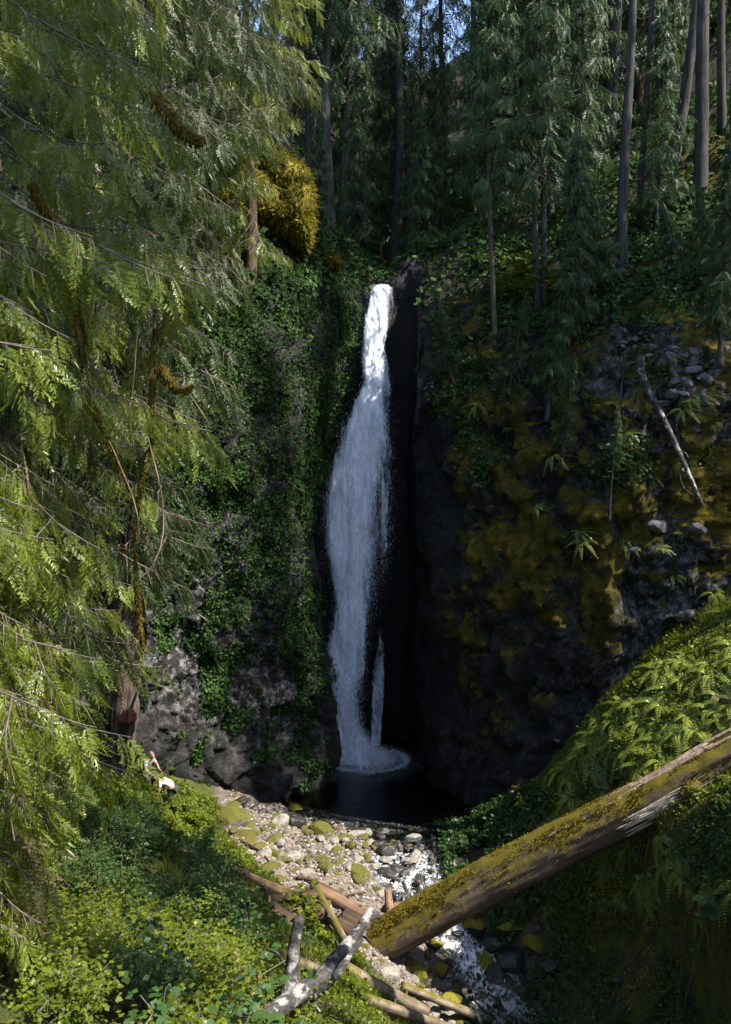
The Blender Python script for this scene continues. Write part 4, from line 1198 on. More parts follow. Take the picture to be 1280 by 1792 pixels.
M_CEDARBARK = bark_mat("reddish_cedar_bark", (0.018, 0.011, 0.008), (0.12, 0.075, 0.055), moss=0.14, scale=7, stretch=0.05, bump=1.0)
M_FIRBARK = bark_mat("grey_fir_bark", (0.009, 0.008, 0.008), (0.075, 0.07, 0.069), moss=0.05, scale=7, stretch=0.12, bump=1.0)
M_MOSSLIMB = bark_mat("moss_covered_limb", (0.05, 0.035, 0.015), (0.2, 0.14, 0.06), moss=0.55, mosscol=(0.085, 0.062, 0.008), scale=7, stretch=.3, mossnoise=3.5)
M_VINE = bark_mat("thin_vine_bark", (0.12, 0.08, 0.05), (0.42, 0.31, 0.2), scale=9, stretch=.2, bump=.3)

RNG = np.random.default_rng(11)

def spray(L, nb, sub, rg, droop=.25, wid=.36, lw=.03):
    """a flat feathery spray along +x, lying in the xy plane; returns leaf arrays"""
    p0, p1, w = [], [], []
    def pos(t): return np.array((L * t, 0.03 * L * sin(t * 5), -droop * L * t * t))
    ts = np.linspace(.08, .97, nb)
    for kk, t in enumerate(ts):
        for sd_ in (-1, 1):
            tt = t + rg.uniform(-.25, .25) / nb
            b = pos(tt)
            ln = L * wid * (1 - .75 * tt) * min(1, .35 + 2.2 * tt) * rg.uniform(.8, 1.15)
            a = radians(rg.uniform(38, 56)) * sd_
            d = unit(np.array((cos(a), sin(a), -.15 - droop * tt)))
            e = b + d * ln
            e[2] -= .12 * ln
            if sub:
                ns = max(2, int(sub * (1 - .6 * tt)))
                for q in range(ns):
                    f = (q + .6) / (ns + .4)
                    for s2 in (-1, 1):
                        bb = b + (e - b) * f
                        a2 = a + s2 * radians(rg.uniform(28, 48))
                        d2 = np.array((cos(a2), sin(a2), -.25))
                        l2 = ln * .36 * (1 - .55 * f) * rg.uniform(.8, 1.2)
                        p0.append(bb); p1.append(bb + d2 * l2); w.append(lw * L * .36)
                p0.append(b + (e - b) * .1); p1.append(e); w.append(lw * L * .45)
            else:
                p0.append(b); p1.append(e); w.append(lw * L)
    p0.append(pos(.75)); p1.append(pos(1.0)); w.append(lw * L * .6)
    p0, p1, w = np.array(p0), np.array(p1), np.array(w)
    nr = unit(np.stack((RNG.normal(0, .18, len(p0)), RNG.normal(0, .18, len(p0)), np.ones(len(p0))), 1))
    return p0, p1, w, nr

def xform(arrs, M, o):
    p0, p1, w, nr = arrs
    return p0 @ M.T + o, p1 @ M.T + o, w, nr @ M.T

def basis(x, n):
    x = unit(x); n = unit(n - x * np.dot(n, x)); y = np.cross(n, x)
    return np.stack((x, y, n), 1)

def bough_arrays(L, nsp, sprays, rg, drop=.55, up=.35, hang=.8, ssc=1.0, bare=.15, flat=.5):
    """a whole bough along +x: leaf arrays, per-leaf shade and the centre line"""
    t = np.linspace(0, 1, 14)
    line = np.stack((L * t * .95, .08 * L * np.sin(t * 2.6 + rg.uniform(0, 6)), L * (-drop * t + up * t ** 2.2)), 1)
    out = []; rn = []; stems = []
    for kk in range(nsp):
        f = bare + (1 - bare) * (kk + rg.uniform(.1, .9)) / nsp
        b = np.array([np.interp(f, t, line[:, c]) for c in range(3)])
        tg = unit(np.array([np.interp(min(1, f + .05), t, line[:, c]) for c in range(3)]) - b + 1e-6)
        sd_ = 1 if kk % 2 else -1
        a = radians(rg.uniform(25, 75)) * sd_ * (1 - .5 * f)
        d = np.array((tg[0] * cos(a) - tg[1] * sin(a), tg[0] * sin(a) + tg[1] * cos(a), tg[2]))
        d = unit(d + np.array((0, 0, -hang * rg.uniform(.3, 1.2))))
        n = unit(np.array((rg.normal(0, .5), rg.normal(0, .5), 1.0)) * flat + (1 - flat) * (np.array((sd_ * .3, -.9 * sd_, .4)) if flat > .2 else np.array((rg.normal(0, 1), rg.normal(0, 1), .3))))
        s = sprays[rg.integers(len(sprays))]
        k = ssc * rg.uniform(.7, 1.25) * (1 - .3 * f)
        M = basis(d, n) * k
        p0, p1, w, nr = xform(s, M, b)
        out.append((p0, p1, w * k, nr))
        rn.append(np.full(len(p0), rg.random()) * .6 + .4 * rg.random(len(p0)))
        stems.append((b, b + d * k * .5 * np.linalg.norm(s[1][-1])))
    return [np.concatenate([o[c] for o in out]) for c in range(4)], np.concatenate(rn), line, stems

# ------------------------------------------------------------------ near cedar boughs (six shapes shared by the left cedars)
hero_sprays = [spray(.74, 11, 6, RNG, RNG.uniform(.25, .6), .32, .030) for _ in range(5)]
HB, HBD = [], []
M_CEDARDK = leaf_mat('shaded_cedar_sprays', (0.012, 0.028, 0.008), (0.055, 0.085, 0.018), (0.13, 0.17, 0.02), 0.35, 0.45, 0.4)  # darker copy of the cedar sprays: shade painted into the back cedars
HBL = [2.6, 3.1, 2.2, 3.4, 1.8, 2.8, 3.0]
# the cedars' crowns are uneven: long boughs high up, short ones over the hollow
CEDAR_Y = [-900, 0, 150, 300, 450, 600, 700, 800, 900, 1000, 1100, 1200, 1300, 1400, 1450, 1500, 1650]
CEDAR_X = [700, 640, 620, 545, 530, 460, 430, 400, 350, 300, 240, 212, 185, 160, 100, 40, -60]
for kk in range(7):
    L = [2.6, 3.1, 2.2, 3.4, 1.8, 2.8, 3.0][kk]
    rgb = np.random.default_rng(30 + kk)
    arr, rn, line, stems = bough_arrays(L, [13, 15, 12, 16, 10, 14, 12][kk], hero_sprays, rgb, [.5, .7, .35, .8, .5, .9, .3][kk], [.2, .3, .2, .3, .1, .3, .0][kk], 2.6, 1.0, .25, .12)
    mb = MB()
    v, q = leaves_arr(*arr, .5)
    mb.add(v, q, None, 0, rn)
    for bb in range(6):
        f_ = .2 + .75 * (bb + rgb.random()) / 6; o_ = np.array([np.interp(f_ * 13, np.arange(14), line[:, c]) for c in range(3)])
        a2, rn2, l2, st2 = bough_arrays(L * (.42 - .2 * f_), 6, hero_sprays, rgb, .5, .1, 2.6, .85, .2, .12)
        az_ = radians(rgb.uniform(35, 65)) * (1 if bb % 2 else -1); R_ = np.array(((cos(az_), -sin(az_), 0), (sin(az_), cos(az_), 0), (0, 0, 1)))
        v, q = leaves_arr(a2[0] @ R_.T + o_, a2[1] @ R_.T + o_, a2[2], a2[3] @ R_.T, .5)
        mb.add(v, q, None, 0, rn2)
        mb.add(*tube_arr(l2 @ R_.T + o_, np.linspace(.011, .004, 14), 5, kk, .15), 1)
        stems += [(a_ @ R_.T + o_, b_ @ R_.T + o_) for a_, b_ in st2]
    mb.add(*tube_arr(line, np.linspace(.022, .005, len(line)), 6, kk, .15), 1)
    for a_, b_ in stems:
        m_ = (a_ + b_) / 2; m_ = m_ + np.array((0, 0, .02))
        mb.add(*tube_arr(np.array((a_, m_, b_)), np.array((.007, .005, .003)), 4, 0, 0, False), 1)
    HB.append(mb.data("bough", [M_CEDAR, M_TWIG], False))
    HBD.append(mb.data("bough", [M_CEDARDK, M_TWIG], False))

def near_cedar(px, Y, zb, zt, r0, lean, label, name="cedar_tree", dense=60, lmin=.7, lmax=1.25, azm=None, seed=1, zlo=None, low=0, hb=None, group="red cedars at the left edge"):
    rg = np.random.default_rng(seed)
    p = P(px, 800, Y)
    root = empty(name, (p[0], p[1], zb), label, "tree", group)
    n = 60
    z = np.linspace(0, zt - zb, n)
    pts = np.stack((lean[0] * z + .12 * np.sin(z * .5 + seed), lean[1] * z + .1 * np.cos(z * .4), z - .4), 1)
    rad = r0 * (1 - .75 * z / z[-1]) * (1 + .6 * np.exp(-z / .7))
    MB().add(*tube_arr(pts, rad, 22, seed, .12, True, 2.4, .12)).build("trunk", M_CEDARBARK, root, True)
    for kk in range(dense + low):
        h = (zlo if zlo is not None else 1.5) + ((zt - zb) - (zlo or 1.5)) * ((kk + rg.random()) / dense) if kk < dense else rg.uniform(.4, 6.5)
        for _try in range(10):
            az = radians(rg.uniform(*(azm or (0, 360)))); s_ = rg.uniform(lmin, lmax) * (1 if _try < 5 else .7); tl = rg.uniform(-.1, .45); q = rg.integers(len(HB))
            bp = np.array((np.interp(h, z, pts[:, 0]), np.interp(h, z, pts[:, 1]), h))
            tip = bp + np.array((cos(az) * cos(tl), sin(az) * cos(tl), -sin(tl) - .35)) * HBL[q] * s_
            a_, b_, c_ = project(tip + np.array((p[0], p[1], zb)))
            mid_ = project(bp + (tip - bp) * .6 + np.array((p[0], p[1], zb)))
            if c_ > 2.5 and ((405 < a_ < 540 and 225 < b_ < 400) or (405 < mid_[0] < 540 and 235 < mid_[1] < 400)) and rg.random() < .93: continue
            if c_ < 2.5 or a_ < np.interp(b_, CEDAR_Y, CEDAR_X) + rg.uniform(-60, 15): break
        else: continue
        if c_ < 2.5: continue
        inst("bough", (hb or HB)[q], root, bp, (rg.uniform(-.25, .25), tl, az), s_)
    for kk in range(int(dense / 5)):
        h = rg.uniform(.25, .95) * (zt - zb); az = rg.uniform(0, 6.28) if azm is None else radians(rg.uniform(*azm)); rr = rg.uniform(.2, 1.6)
        b_ = np.array((np.interp(h, z, pts[:, 0]), np.interp(h, z, pts[:, 1]), h)); d_ = np.array((cos(az), sin(az), 0)); L = rg.uniform(.8, 2.4)
        k_ = [b_, b_ + d_ * rr * .6 + (0, 0, .05), b_ + d_ * rr + (0, 0, -.35 * L), b_ + d_ * (rr + .1) + np.array((rg.normal(0, .15), rg.normal(0, .15), -L))]
        ee = project(k_[-1] + np.array((p[0], p[1], zb)))
        if ee[0] > np.interp(ee[1], CEDAR_Y, CEDAR_X) - 30 or ee[2] < 3: continue
        MB().add(*tube_arr(curve_pts(k_, 16), np.linspace(.018, .005, 16), 5, kk, .2, False)).build("dead_twig", M_TWIG, root, True)
    return root, pts

# ------------------------------------------------------------------ farther trees: shared crowns
mid_sprays = [spray(.85, 12, 0, RNG, RNG.uniform(.2, .45), .42, .026) for _ in range(5)]
far_sprays = [spray(1.25, 8, 0, RNG, RNG.uniform(.2, .4), .42, .034) for _ in range(4)]
def crown_mesh(H, h0, rmax, nb, sprays, nsp, seed, m, shape=.8, drop=.5, up=.2, hang=.9, gaps=.15, ssc=1.0, top=.12):
    rg = np.random.default_rng(seed)
    mb = MB()
    bs = [bough_arrays(1.0 * rmax, nsp, sprays, rg, drop * rg.uniform(.6, 1.4), up, hang, ssc, .18, .6) for _ in range(7)]
    cnt = len(sprays[0][0])
    for kk in range(nb):
        f = np.clip((kk + rg.uniform(-1.5, 2.5)) / nb, 0, 1)
        h = h0 + (H - h0) * f
        L = (1 - f) ** shape * (0.85 + .3 * rg.random()) * (min(1, .55 + 3 * f)) + top * .5
        if rg.random() < gaps: L *= rg.uniform(.25, .6)
        az = kk * 2.39996 + rg.uniform(-1.2, 1.2)
        arr, rn, line, stems = bs[rg.integers(7)]
        ca, sa = cos(az), sin(az)
        R = np.array(((ca, -sa, 0), (sa, ca, 0), (0, 0, 1))) 
        til = rg.uniform(-.3, .55); T = np.array(((cos(til), 0, sin(til)), (0, 1, 0), (-sin(til), 0, cos(til))))
        M = R @ T
        o = np.array((0, 0, h))
        # keep the sprays their own size: only the bough line is scaled
        base_ = arr[0]; k = L
        cen = np.stack((np.clip(base_[:, 0], 0, None),) * 1, 1)
        off = (line[np.clip((base_[:, 0] / (.95 * rmax) * 13).astype(int), 0, 13)])
        sh = off * (k - 1)
        p0 = (arr[0] + sh) @ M.T + o
        p1 = (arr[1] + sh) @ M.T + o
        keep = (rg.random(nsp + 1) < .3 + .75 * k)[np.arange(len(p0)) // cnt]
        v, q = leaves_arr(p0[keep], p1[keep], arr[2][keep], (arr[3] @ M.T)[keep], .5)
        mb.add(v, q, None, 0, rn[keep])
        mb.add(*tube_arr((line * k) @ M.T + o, np.linspace(.035, .008, 14)[::1], 4, 0, 0, False), 1)
    return mb.data("crown", [m, M_FIRBARK], False)

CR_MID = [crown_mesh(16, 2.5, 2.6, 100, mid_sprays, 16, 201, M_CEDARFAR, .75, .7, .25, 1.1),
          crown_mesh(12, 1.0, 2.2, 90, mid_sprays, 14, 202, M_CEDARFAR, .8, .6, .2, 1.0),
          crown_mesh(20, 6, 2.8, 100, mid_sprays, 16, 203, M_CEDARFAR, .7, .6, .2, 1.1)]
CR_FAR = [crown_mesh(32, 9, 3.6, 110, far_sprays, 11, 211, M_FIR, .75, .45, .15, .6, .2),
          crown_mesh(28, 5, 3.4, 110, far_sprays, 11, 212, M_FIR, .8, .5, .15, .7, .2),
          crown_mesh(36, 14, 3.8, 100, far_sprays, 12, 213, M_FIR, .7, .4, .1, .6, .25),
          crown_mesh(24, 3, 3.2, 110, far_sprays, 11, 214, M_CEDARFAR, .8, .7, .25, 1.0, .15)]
CR_FARH = [32, 28, 36, 24]
def trunk_mesh(H, r0, seed, m, lean=0.0, twigs=0, th0=1.0, th1=8.0, tl=1.6, double=False):
    rg = np.random.default_rng(seed)
    n = 36
    mb = MB()
    for dbl in range(2 if double else 1):
        z = np.linspace(-1.0, H, n)
        pts = np.stack((.13 * np.sin(z * .35 + seed) + lean * z + dbl * (.35 + .012 * z), .06 * np.cos(z * .3 + seed) + dbl * .1, z), 1)
        rad = np.maximum(.02, r0 * (1 - .85 * (z + 1) / (H + 1))) * (1 + .5 * np.exp(-(z + 1) / .6))
        mb.add(*tube_arr(pts, rad, 14, seed + dbl, .14, True, 2.2, .3))
    for _ in range(twigs):
        h = rg.uniform(th0, th1); a = rg.uniform(0, 6.28); L = rg.uniform(.5, tl)
        b = np.array((np.interp(h, z, pts[:, 0]), np.interp(h, z, pts[:, 1]), h))
        d = np.array((cos(a), sin(a), rg.uniform(-.35, .1)))
        e = b + d * L
        mb.add(*tube_arr(curve_pts([b, (b + e) / 2 + np.array((0, 0, -.08 * L)), e + np.array((0, 0, .12 * L))], 6), np.linspace(.022, .006, 6), 4, 0, 0, False))
    return mb.data("trunk", m, True)
TR_FAR = [trunk_mesh(31, .42, 301, M_FIRBARK, 0, 26, 2, 12, 2.2), trunk_mesh(27, .34, 302, M_FIRBARK, 0, 22, 1, 8, 2.0), trunk_mesh(35, .48, 303, M_FIRBARK, 0, 30, 2, 15, 2.4), trunk_mesh(23, .32, 304, M_CEDARBARK, 0, 20, 1, 6, 2.0)]
FOREST = []
def far_tree(x, y, kind, label=None, s=1.0, z=None, name="conifer", group="dark conifers of the forest above the falls", rz=None, crown=True):
    z = slope_z(x, y) if z is None else z
    o = empty(name, (x, y, z - .1), label, "tree", group, RNG.uniform(0, 6.28) if rz is None else rz, s)
    inst("trunk", TR_FAR[kind], o)
    if crown: inst("crown", CR_FAR[kind], o)
    FOREST.append((o, label))
    return o
def shade_tree(x, y, kind, s, dz, zc=None):
    z = max(slope_z(x, y) if np.hypot(x - 26, y - 28) < 14 and x > 18.5 else gz1(x, y), gz1(x, y))
    if zc is not None: dz = zc - z
    o = empty('conifer', (x, y, z - .2), 'unseen conifer added outside the frame to cast shade on the gorge', 'tree', 'unseen conifers added for shade')
    H = (12 if kind == 9 else CR_FARH[kind]) * s + dz
    inst('trunk', trunk_mesh(H, .4, int(x * 10), M_FIRBARK), o)
    inst('crown', CR_MID[1] if kind == 9 else CR_FAR[kind], o, (0, 0, dz), (0, 0, x), s)
def hero_tree(px, py, Y, H, r0, label, crown=None, cs=1.0, cz=0.0, lean=0.0, twigs=10, th=(1, 8), tl=1.6, m=None, seed=1, name="conifer", double=False, z=None, crz=0.0, ground=True):
    p = P(px, py, Y)
    zz = p[2] if z is None else z
    if ground:
        s_ = slope_z(p[0], p[1])
        zz = s_ if z is None else z
    o = empty(name, (p[0], p[1], zz - .15), label, "tree", "trees standing around the rim of the gorge")
    inst("trunk", trunk_mesh(H, r0, seed, m or M_FIRBARK, lean, twigs, th[0], th[1], tl, double), o)
    if crown is not None:
        inst("crown", crown, o, (lean * cz, 0, cz), (0, 0, crz), cs)
    return o
# ------------------------------------------------------------------ trees in place
pxs, pys, pds = project(pf)
M_LIMBMOSS = leaf_mat("limb_moss", (0.03, 0.024, 0.005), (0.14, 0.105, 0.010), (0.2, 0.15, 0.015), 0.3, 0.9, 0.1, 0.0)
M_MOSSTRUNK = bark_mat("mossy_trunk_bark", (0.02, 0.017, 0.014), (0.13, 0.11, 0.09), moss=0.36, mosscol=(0.09, 0.07, 0.008), scale=7, stretch=.15)
# left: near red cedars whose boughs hang across the left third
near_cedar(-30, 10.5, gz1(-5.0, 10.5) - .2, 24, .40, (.0, .0), "big red cedar with a reddish furrowed trunk at the left edge", dense=60, seed=1, azm=(-150, 60), zlo=.8, low=20)
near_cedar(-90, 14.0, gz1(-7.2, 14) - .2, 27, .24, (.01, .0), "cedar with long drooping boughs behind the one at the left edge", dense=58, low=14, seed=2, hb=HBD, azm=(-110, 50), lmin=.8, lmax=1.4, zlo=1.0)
near_cedar(10, 17.5, gz1(-7.8, 17.5) - .2, 29, .17, (.005, .0), "slender cedar with long boughs set between the larger cedars", dense=58, low=28, seed=3, azm=(-90, 60), lmin=.8, lmax=1.5, zlo=1.5)
near_cedar(-330, 8.0, gz1(-5.5, 8) - .2, 22, .40, (.02, .0), "red cedar just outside the left edge whose boughs reach in", dense=52, low=14, seed=4, azm=(-70, 60), lmin=.6, lmax=1.05)
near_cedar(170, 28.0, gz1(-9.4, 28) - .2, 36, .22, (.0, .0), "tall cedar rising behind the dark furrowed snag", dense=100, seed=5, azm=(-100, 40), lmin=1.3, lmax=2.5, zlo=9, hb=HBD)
near_cedar(185, 20.0, 12.0, 31, .10, (.0, .0), "upper stem of a cedar hanging over the hollow", dense=90, seed=7, azm=(-110, 60), lmin=.8, lmax=1.6, zlo=.5) if False else None
near_cedar(440, 36.0, slope_z(-5.1, 36) - .2, 48, .26, (.0, .0), "cedar on the left rim with lit green boughs hanging before the golden outcrop", dense=70, seed=6, azm=(-130, 60), lmin=.8, lmax=1.6, zlo=3.0)
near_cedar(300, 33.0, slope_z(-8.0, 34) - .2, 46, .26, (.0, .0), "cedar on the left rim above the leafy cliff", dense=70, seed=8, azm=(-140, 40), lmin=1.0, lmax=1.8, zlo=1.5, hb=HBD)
# moss covered limbs and vines hanging in the cedars
def hang(keys, r0, r1, m, name, label, cat, seed, rough=.25, n=40, sides=9, base=None):
    k = [P(*q) for q in keys]
    b = k[0]
    o = empty(name, b, label, cat)
    p = curve_pts(np.array(k), n) - b
    p = p + .02 * np.stack((fbm(p * 2, 3, seed), fbm(p * 2 + 4, 3, seed), fbm(p * 2 + 8, 3, seed)), 1)
    MB().add(*tube_arr(p, np.linspace(r0, r1, n) * (1 + .5 * fbm(p * 5, 3, seed + 3)) * np.clip(np.minimum(np.linspace(0, 1, n), np.linspace(1, 0, n)) * 7, .22, .85), sides, seed, rough, True, 2, 2)).build("stem", m, o, True)
    if m is M_MOSSLIMB:
        rg = np.random.default_rng(seed); nn = 900; t = rg.uniform(0, n - 1.01, nn); c = crom(p, t)
        dr = unit(rg.normal(0, 1, (nn, 3))); rr = np.interp(t, np.arange(n), np.linspace(r0, r1, n)) * (.8 + .6 * (vnoise(c * 6, seed) > 0))
        ln = rg.uniform(.02, .07, nn)
        v, q = leaves_arr(c + dr * rr[:, None], c + dr * (rr + ln * .5)[:, None] - np.array((0, 0, 1)) * ln[:, None], ln * .22, unit(rg.normal(0, 1, (nn, 3))), .4)
        MB().add(v, q, None, 0, rg.random(nn)).build("moss_clumps", M_LIMBMOSS, o)
    return o
hang([(262, 160, 9.5), (300, 205, 9.6), (330, 238, 9.7), (352, 244, 9.7)], .07, .03, M_MOSSLIMB, "mossy_limb", "moss-wrapped limb slanting down right near the top of the cedars", "branch", 1)
hang([(55, 320, 9.2), (78, 365, 9.3), (98, 400, 9.4), (108, 425, 9.4)], .05, .06, M_MOSSLIMB, "mossy_limb", "short golden mossy limb near the left edge", "branch", 2)
hang([(112, 470, 10.5), (140, 590, 10.6), (160, 700, 10.6), (190, 770, 10.7), (228, 855, 10.8)], .055, .015, M_MOSSLIMB, "mossy_limb", "long mossy limb curving down through the middle of the cedars", "branch", 3)
hang([(275, 560, 11), (268, 640, 11), (266, 740, 11), (258, 800, 11), (244, 870, 11)], .06, .035, M_MOSSLIMB, "hanging_stem", "thick hanging stem wrapped in golden moss", "stem", 4, .4)
hang([(280, 640, 10.9), (296, 665, 10.8), (318, 682, 10.7), (336, 674, 10.7)], .07, .015, M_MOSSLIMB, "mossy_limb", "short mossy limb hooking right from the hanging mossy stem", "branch", 5, .4)
hang([(242, 870, 11), (236, 960, 11), (243, 1060, 11), (250, 1128, 11)], .012, .03, M_MOSSLIMB, "hanging_stem", "thin hanging stem ending in a golden moss tip by the dark snag", "stem", 6, .4)
hang([(258, 760, 10.4), (282, 860, 10.4), (285, 930, 10.4), (270, 985, 10.4), (244, 1016, 10.4)], .010, .008, M_VINE, "bare_vine", "pale bare vine curving in a loop beside the thin mossy stem", "vine", 7, .1)
hang([(245, 480, 10.3), (243, 560, 10.3), (236, 640, 10.3), (230, 700, 10.3)], .012, .008, M_VINE, "hanging_stem", "pale straight stem just left of the thick mossy one", "stem", 21, .15)
hang([(46, 600, 9.4), (42, 700, 9.4), (48, 800, 9.4), (38, 900, 9.4), (24, 985, 9.4)], .02, .012, M_MOSSLIMB, "hanging_stem", "brown mossy stem hanging near the left edge at mid height", "stem", 22, .3)
hang([(60, 640, 10.6), (66, 720, 10.6), (72, 830, 10.6)], .014, .010, M_VINE, "hanging_stem", "pale stem beside the brown mossy one near the left edge", "stem", 23, .2)
hang([(130, 330, 11), (128, 430, 11), (136, 520, 11), (150, 600, 11)], .02, .014, M_MOSSLIMB, "hanging_stem", "dark stem running down above the long mossy limb", "stem", 24, .3)
hang([(296, 480, 10.8), (290, 540, 10.8), (280, 600, 10.8)], .012, .016, M_MOSSLIMB, "hanging_stem", "short mossy stem above the thick hanging mossy one", "stem", 25, .3)
hang([(190, 770, 10.6), (225, 850, 10.6), (240, 900, 10.6), (243, 940, 10.6)], .012, .008, M_VINE, "bare_vine", "pale vine continuing from the long mossy limb's end", "vine", 26, .1)
hang([(330, 690, 10.2), (355, 725, 10.2), (368, 750, 10.2)], .008, .005, M_VINE, "bare_vine", "short pale twig hanging below the hooked mossy limb", "vine", 8, .1)
hang([(40, 780, 9), (54, 900, 9), (50, 1060, 9)], .018, .022, M_VINE, "dead_sapling", "reddish bare stem standing among the lower left boughs", "stem", 10, .1)
hang([(70, 1200, 8.6), (110, 1300, 8.6), (150, 1350, 8.6), (192, 1405, 8.7)], .035, .03, M_MOSSLIMB, "mossy_limb", "mossy limb slanting down at the lower left above the dark hollow", "branch", 11, .3)

# rim trees that the photo singles out
hero_tree(575, 398, 45, 26, .34, "sunlit grey cedar trunk on the left rim beside the falls", CR_MID[2], 1.25, 4.5, 0, 10, (3, 9), seed=21, m=M_FIRBARK)
hero_tree(508, 330, 44, 24, .30, "dark trunk rising behind the golden mossy outcrop", CR_MID[2], 1.2, 4, .0, 8, seed=22)
hero_tree(608, 300, 50, 26, .30, "thin grey trunk just right of the sunlit cedar trunk", CR_MID[0], 1.5, 5, 0, 8, seed=23)
hero_tree(694, 425, 52, 32, .36, "straight dark fir trunk directly above the falls lip", CR_FAR[2], .95, 0, 0.012, 34, (2, 14), 2.6, seed=24)
hero_tree(772, 405, 58, 30, .26, "thin dark fir trunk right of the one above the falls lip", CR_FAR[0], .95, 0, .0, 26, (2, 12), 2.2, seed=25)
hero_tree(892, 300, 56, 32, .46, "thick dark trunk high behind the drooping cedars", CR_FAR[2], .95, 2, .0, 20, (5, 14), 2.2, seed=26)
hero_tree(860, 625, 36.5, 16, .14, "slender cedar growing from the cliff edge with a mossy trunk", CR_MID[0], .92, 4.2, -.012, 30, (1, 8), 2.2, seed=27, m=M_MOSSTRUNK)
hero_tree(940, 585, 36.5, 15, .17, "double-trunked cedar with drooping grey-green sprays on the right cliff edge", CR_MID[0], 1.02, 3.4, -.01, 16, (1, 6), 1.8, seed=28, double=True)
hero_tree(1093, 470, 35.5, 34, .24, "tall straight bare grey trunk on the right rim", CR_MID[2], 1.4, 14, .0, 12, (3, 14), 1.3, seed=29)
hero_tree(1122, 425, 37.5, 34, .16, "dark slim trunk right behind the tall bare grey one", CR_MID[2], 1.3, 13, .012, 8, (2, 10), 1.2, seed=30)
hero_tree(1148, 470, 36.0, 10, .10, "small cedar with bright silvery sprays between the right rim trunks", CR_MID[1], .80, .6, .0, 4, (1, 4), 1, seed=31)
hero_tree(1172, 360, 40, 26, .30, "dark trunk leaning to the right on the golden slope", None, 1, 0, .135, 6, (4, 12), 1.2, seed=32)
hero_tree(1218, 405, 36.5, 34, .32, "thick furrowed trunk with a sunlit right edge", CR_MID[2], 1.6, 12, .02, 8, (6, 14), 1.2, seed=33)
hero_tree(1256, 390, 39, 28, .22, "dark trunk near the right edge behind the furrowed one", CR_MID[2], 1.4, 13, .0, 8, (4, 14), 1.2, seed=34)
hero_tree(1285, 400, 37, 26, .26, "dark trunk at the very right edge", None, 1.3, 12, .0, 8, (4, 14), 1.2, seed=35)
hero_tree(1075, 860, 30.3, 4.6, .045, "small leaning grey-green cedar sapling on the mossy cliff face", CR_MID[1], .20, 1.0, .06, 10, (.3, 2.5), .8, seed=36, ground=False)
hero_tree(1000, 640, 34.0, 9, .10, "young cedar with hanging silvery boughs over the mossy cliff", CR_MID[1], .72, .2, .0, 8, (.5, 4), 1.2, seed=37)
hero_tree(560, 470, 41, 8, .08, "young cedar on the left rim below the golden outcrop", CR_MID[1], .55, .2, 0, 5, (.5, 3), 1, seed=39)
hero_tree(620, 470, 47, 9, .09, "dark young cedar left of the falls lip", CR_MID[1], .75, .0, 0, 5, (.5, 3), 1, seed=40)
hero_tree(735, 470, 47, 9, .09, "dark young cedar right of the falls lip", CR_MID[1], .7, .0, 0, 5, (.5, 3), 1, seed=41)
hero_tree(1265, 640, 27.5, 7, .08, "bright green young cedar at the right edge beside the scree", CR_MID[1], .55, .0, 0, 4, (.5, 3), 1, seed=42)
for kk, (px, Y, s) in enumerate(((640, 50, .5), (665, 55, .6), (720, 51, .5), (755, 54, .6), (690, 60, .7), (735, 62, .75), (650, 64, .8), (775, 50, .45), (600, 53, .6))):
    far_tree((px - 640) / F * Y, Y, 3, ['dark bushy young conifer left above the falls lip', 'young conifer left of the trunk above the lip', 'young conifer right of the trunk above the lip', 'bushy young conifer at the right of the gap above the lip', 'conifer right behind the trunk above the lip', 'taller young conifer up the stream valley', 'taller young conifer left in the stream valley', 'low bushy conifer right above the alcove', 'bushy conifer by the sunlit cedar trunk'][kk], s, name='young_conifer', group='young conifers in the stream valley')
for kk, (px, py, Y, cs, lab) in enumerate(((790, 650, 36.6, .32, "drooping young cedar at the far left of the mossy cliff top"), (890, 690, 34.0, .36, "young cedar leaning out over the middle of the mossy cliff"), (960, 690, 33.2, .55, "feathery cedar overhanging the mossy cliff below the double-trunked one"),
        (1060, 560, 35.0, .7, "bushy cedar above the grey scree"), (1195, 575, 33.2, .34, "young cedar between the scree and the lit right trunk"), (1262, 545, 32.5, .45, "drooping cedar at the right edge above the scree"), (985, 770, 31.8, .3, "little cedar clinging to the middle of the mossy wall"))):
    hero_tree(px, py, Y, 12 * cs, .05 + .06 * cs, lab, CR_MID[1], cs, -.1, -.03 if kk % 2 else .03, 6, (.3, 5 * cs), .9, seed=60 + kk, ground=py < 660, crz=kk * 1.3).rotation_euler = (.30 - .07 * (kk % 3), -.25 + .1 * (kk % 4), kk * 1.1)
hero_tree(960, 400, 43, 20, .2, "tall cedar with drooping sprays behind the double-trunked one", CR_MID[2], 1.0, -2, 0, 8, (1, 6), 1.4, seed=71)
hero_tree(850, 420, 46, 22, .2, "tall drooping cedar left behind the slender mossy one", CR_MID[2], 1.1, -3, 0, 8, (1, 6), 1.4, seed=72)
hero_tree(1010, 350, 46, 22, .2, "tall drooping cedar on the slope behind the tall bare grey trunk", CR_MID[2], 1.1, -3, 0, 8, (1, 6), 1.4, seed=73)
hero_tree(1010, 440, 41, 16, .16, "cedar on the slope left of the tall bare grey trunk", CR_MID[0], 1.0, 1.5, 0, 8, (1, 6), 1.4, seed=43)

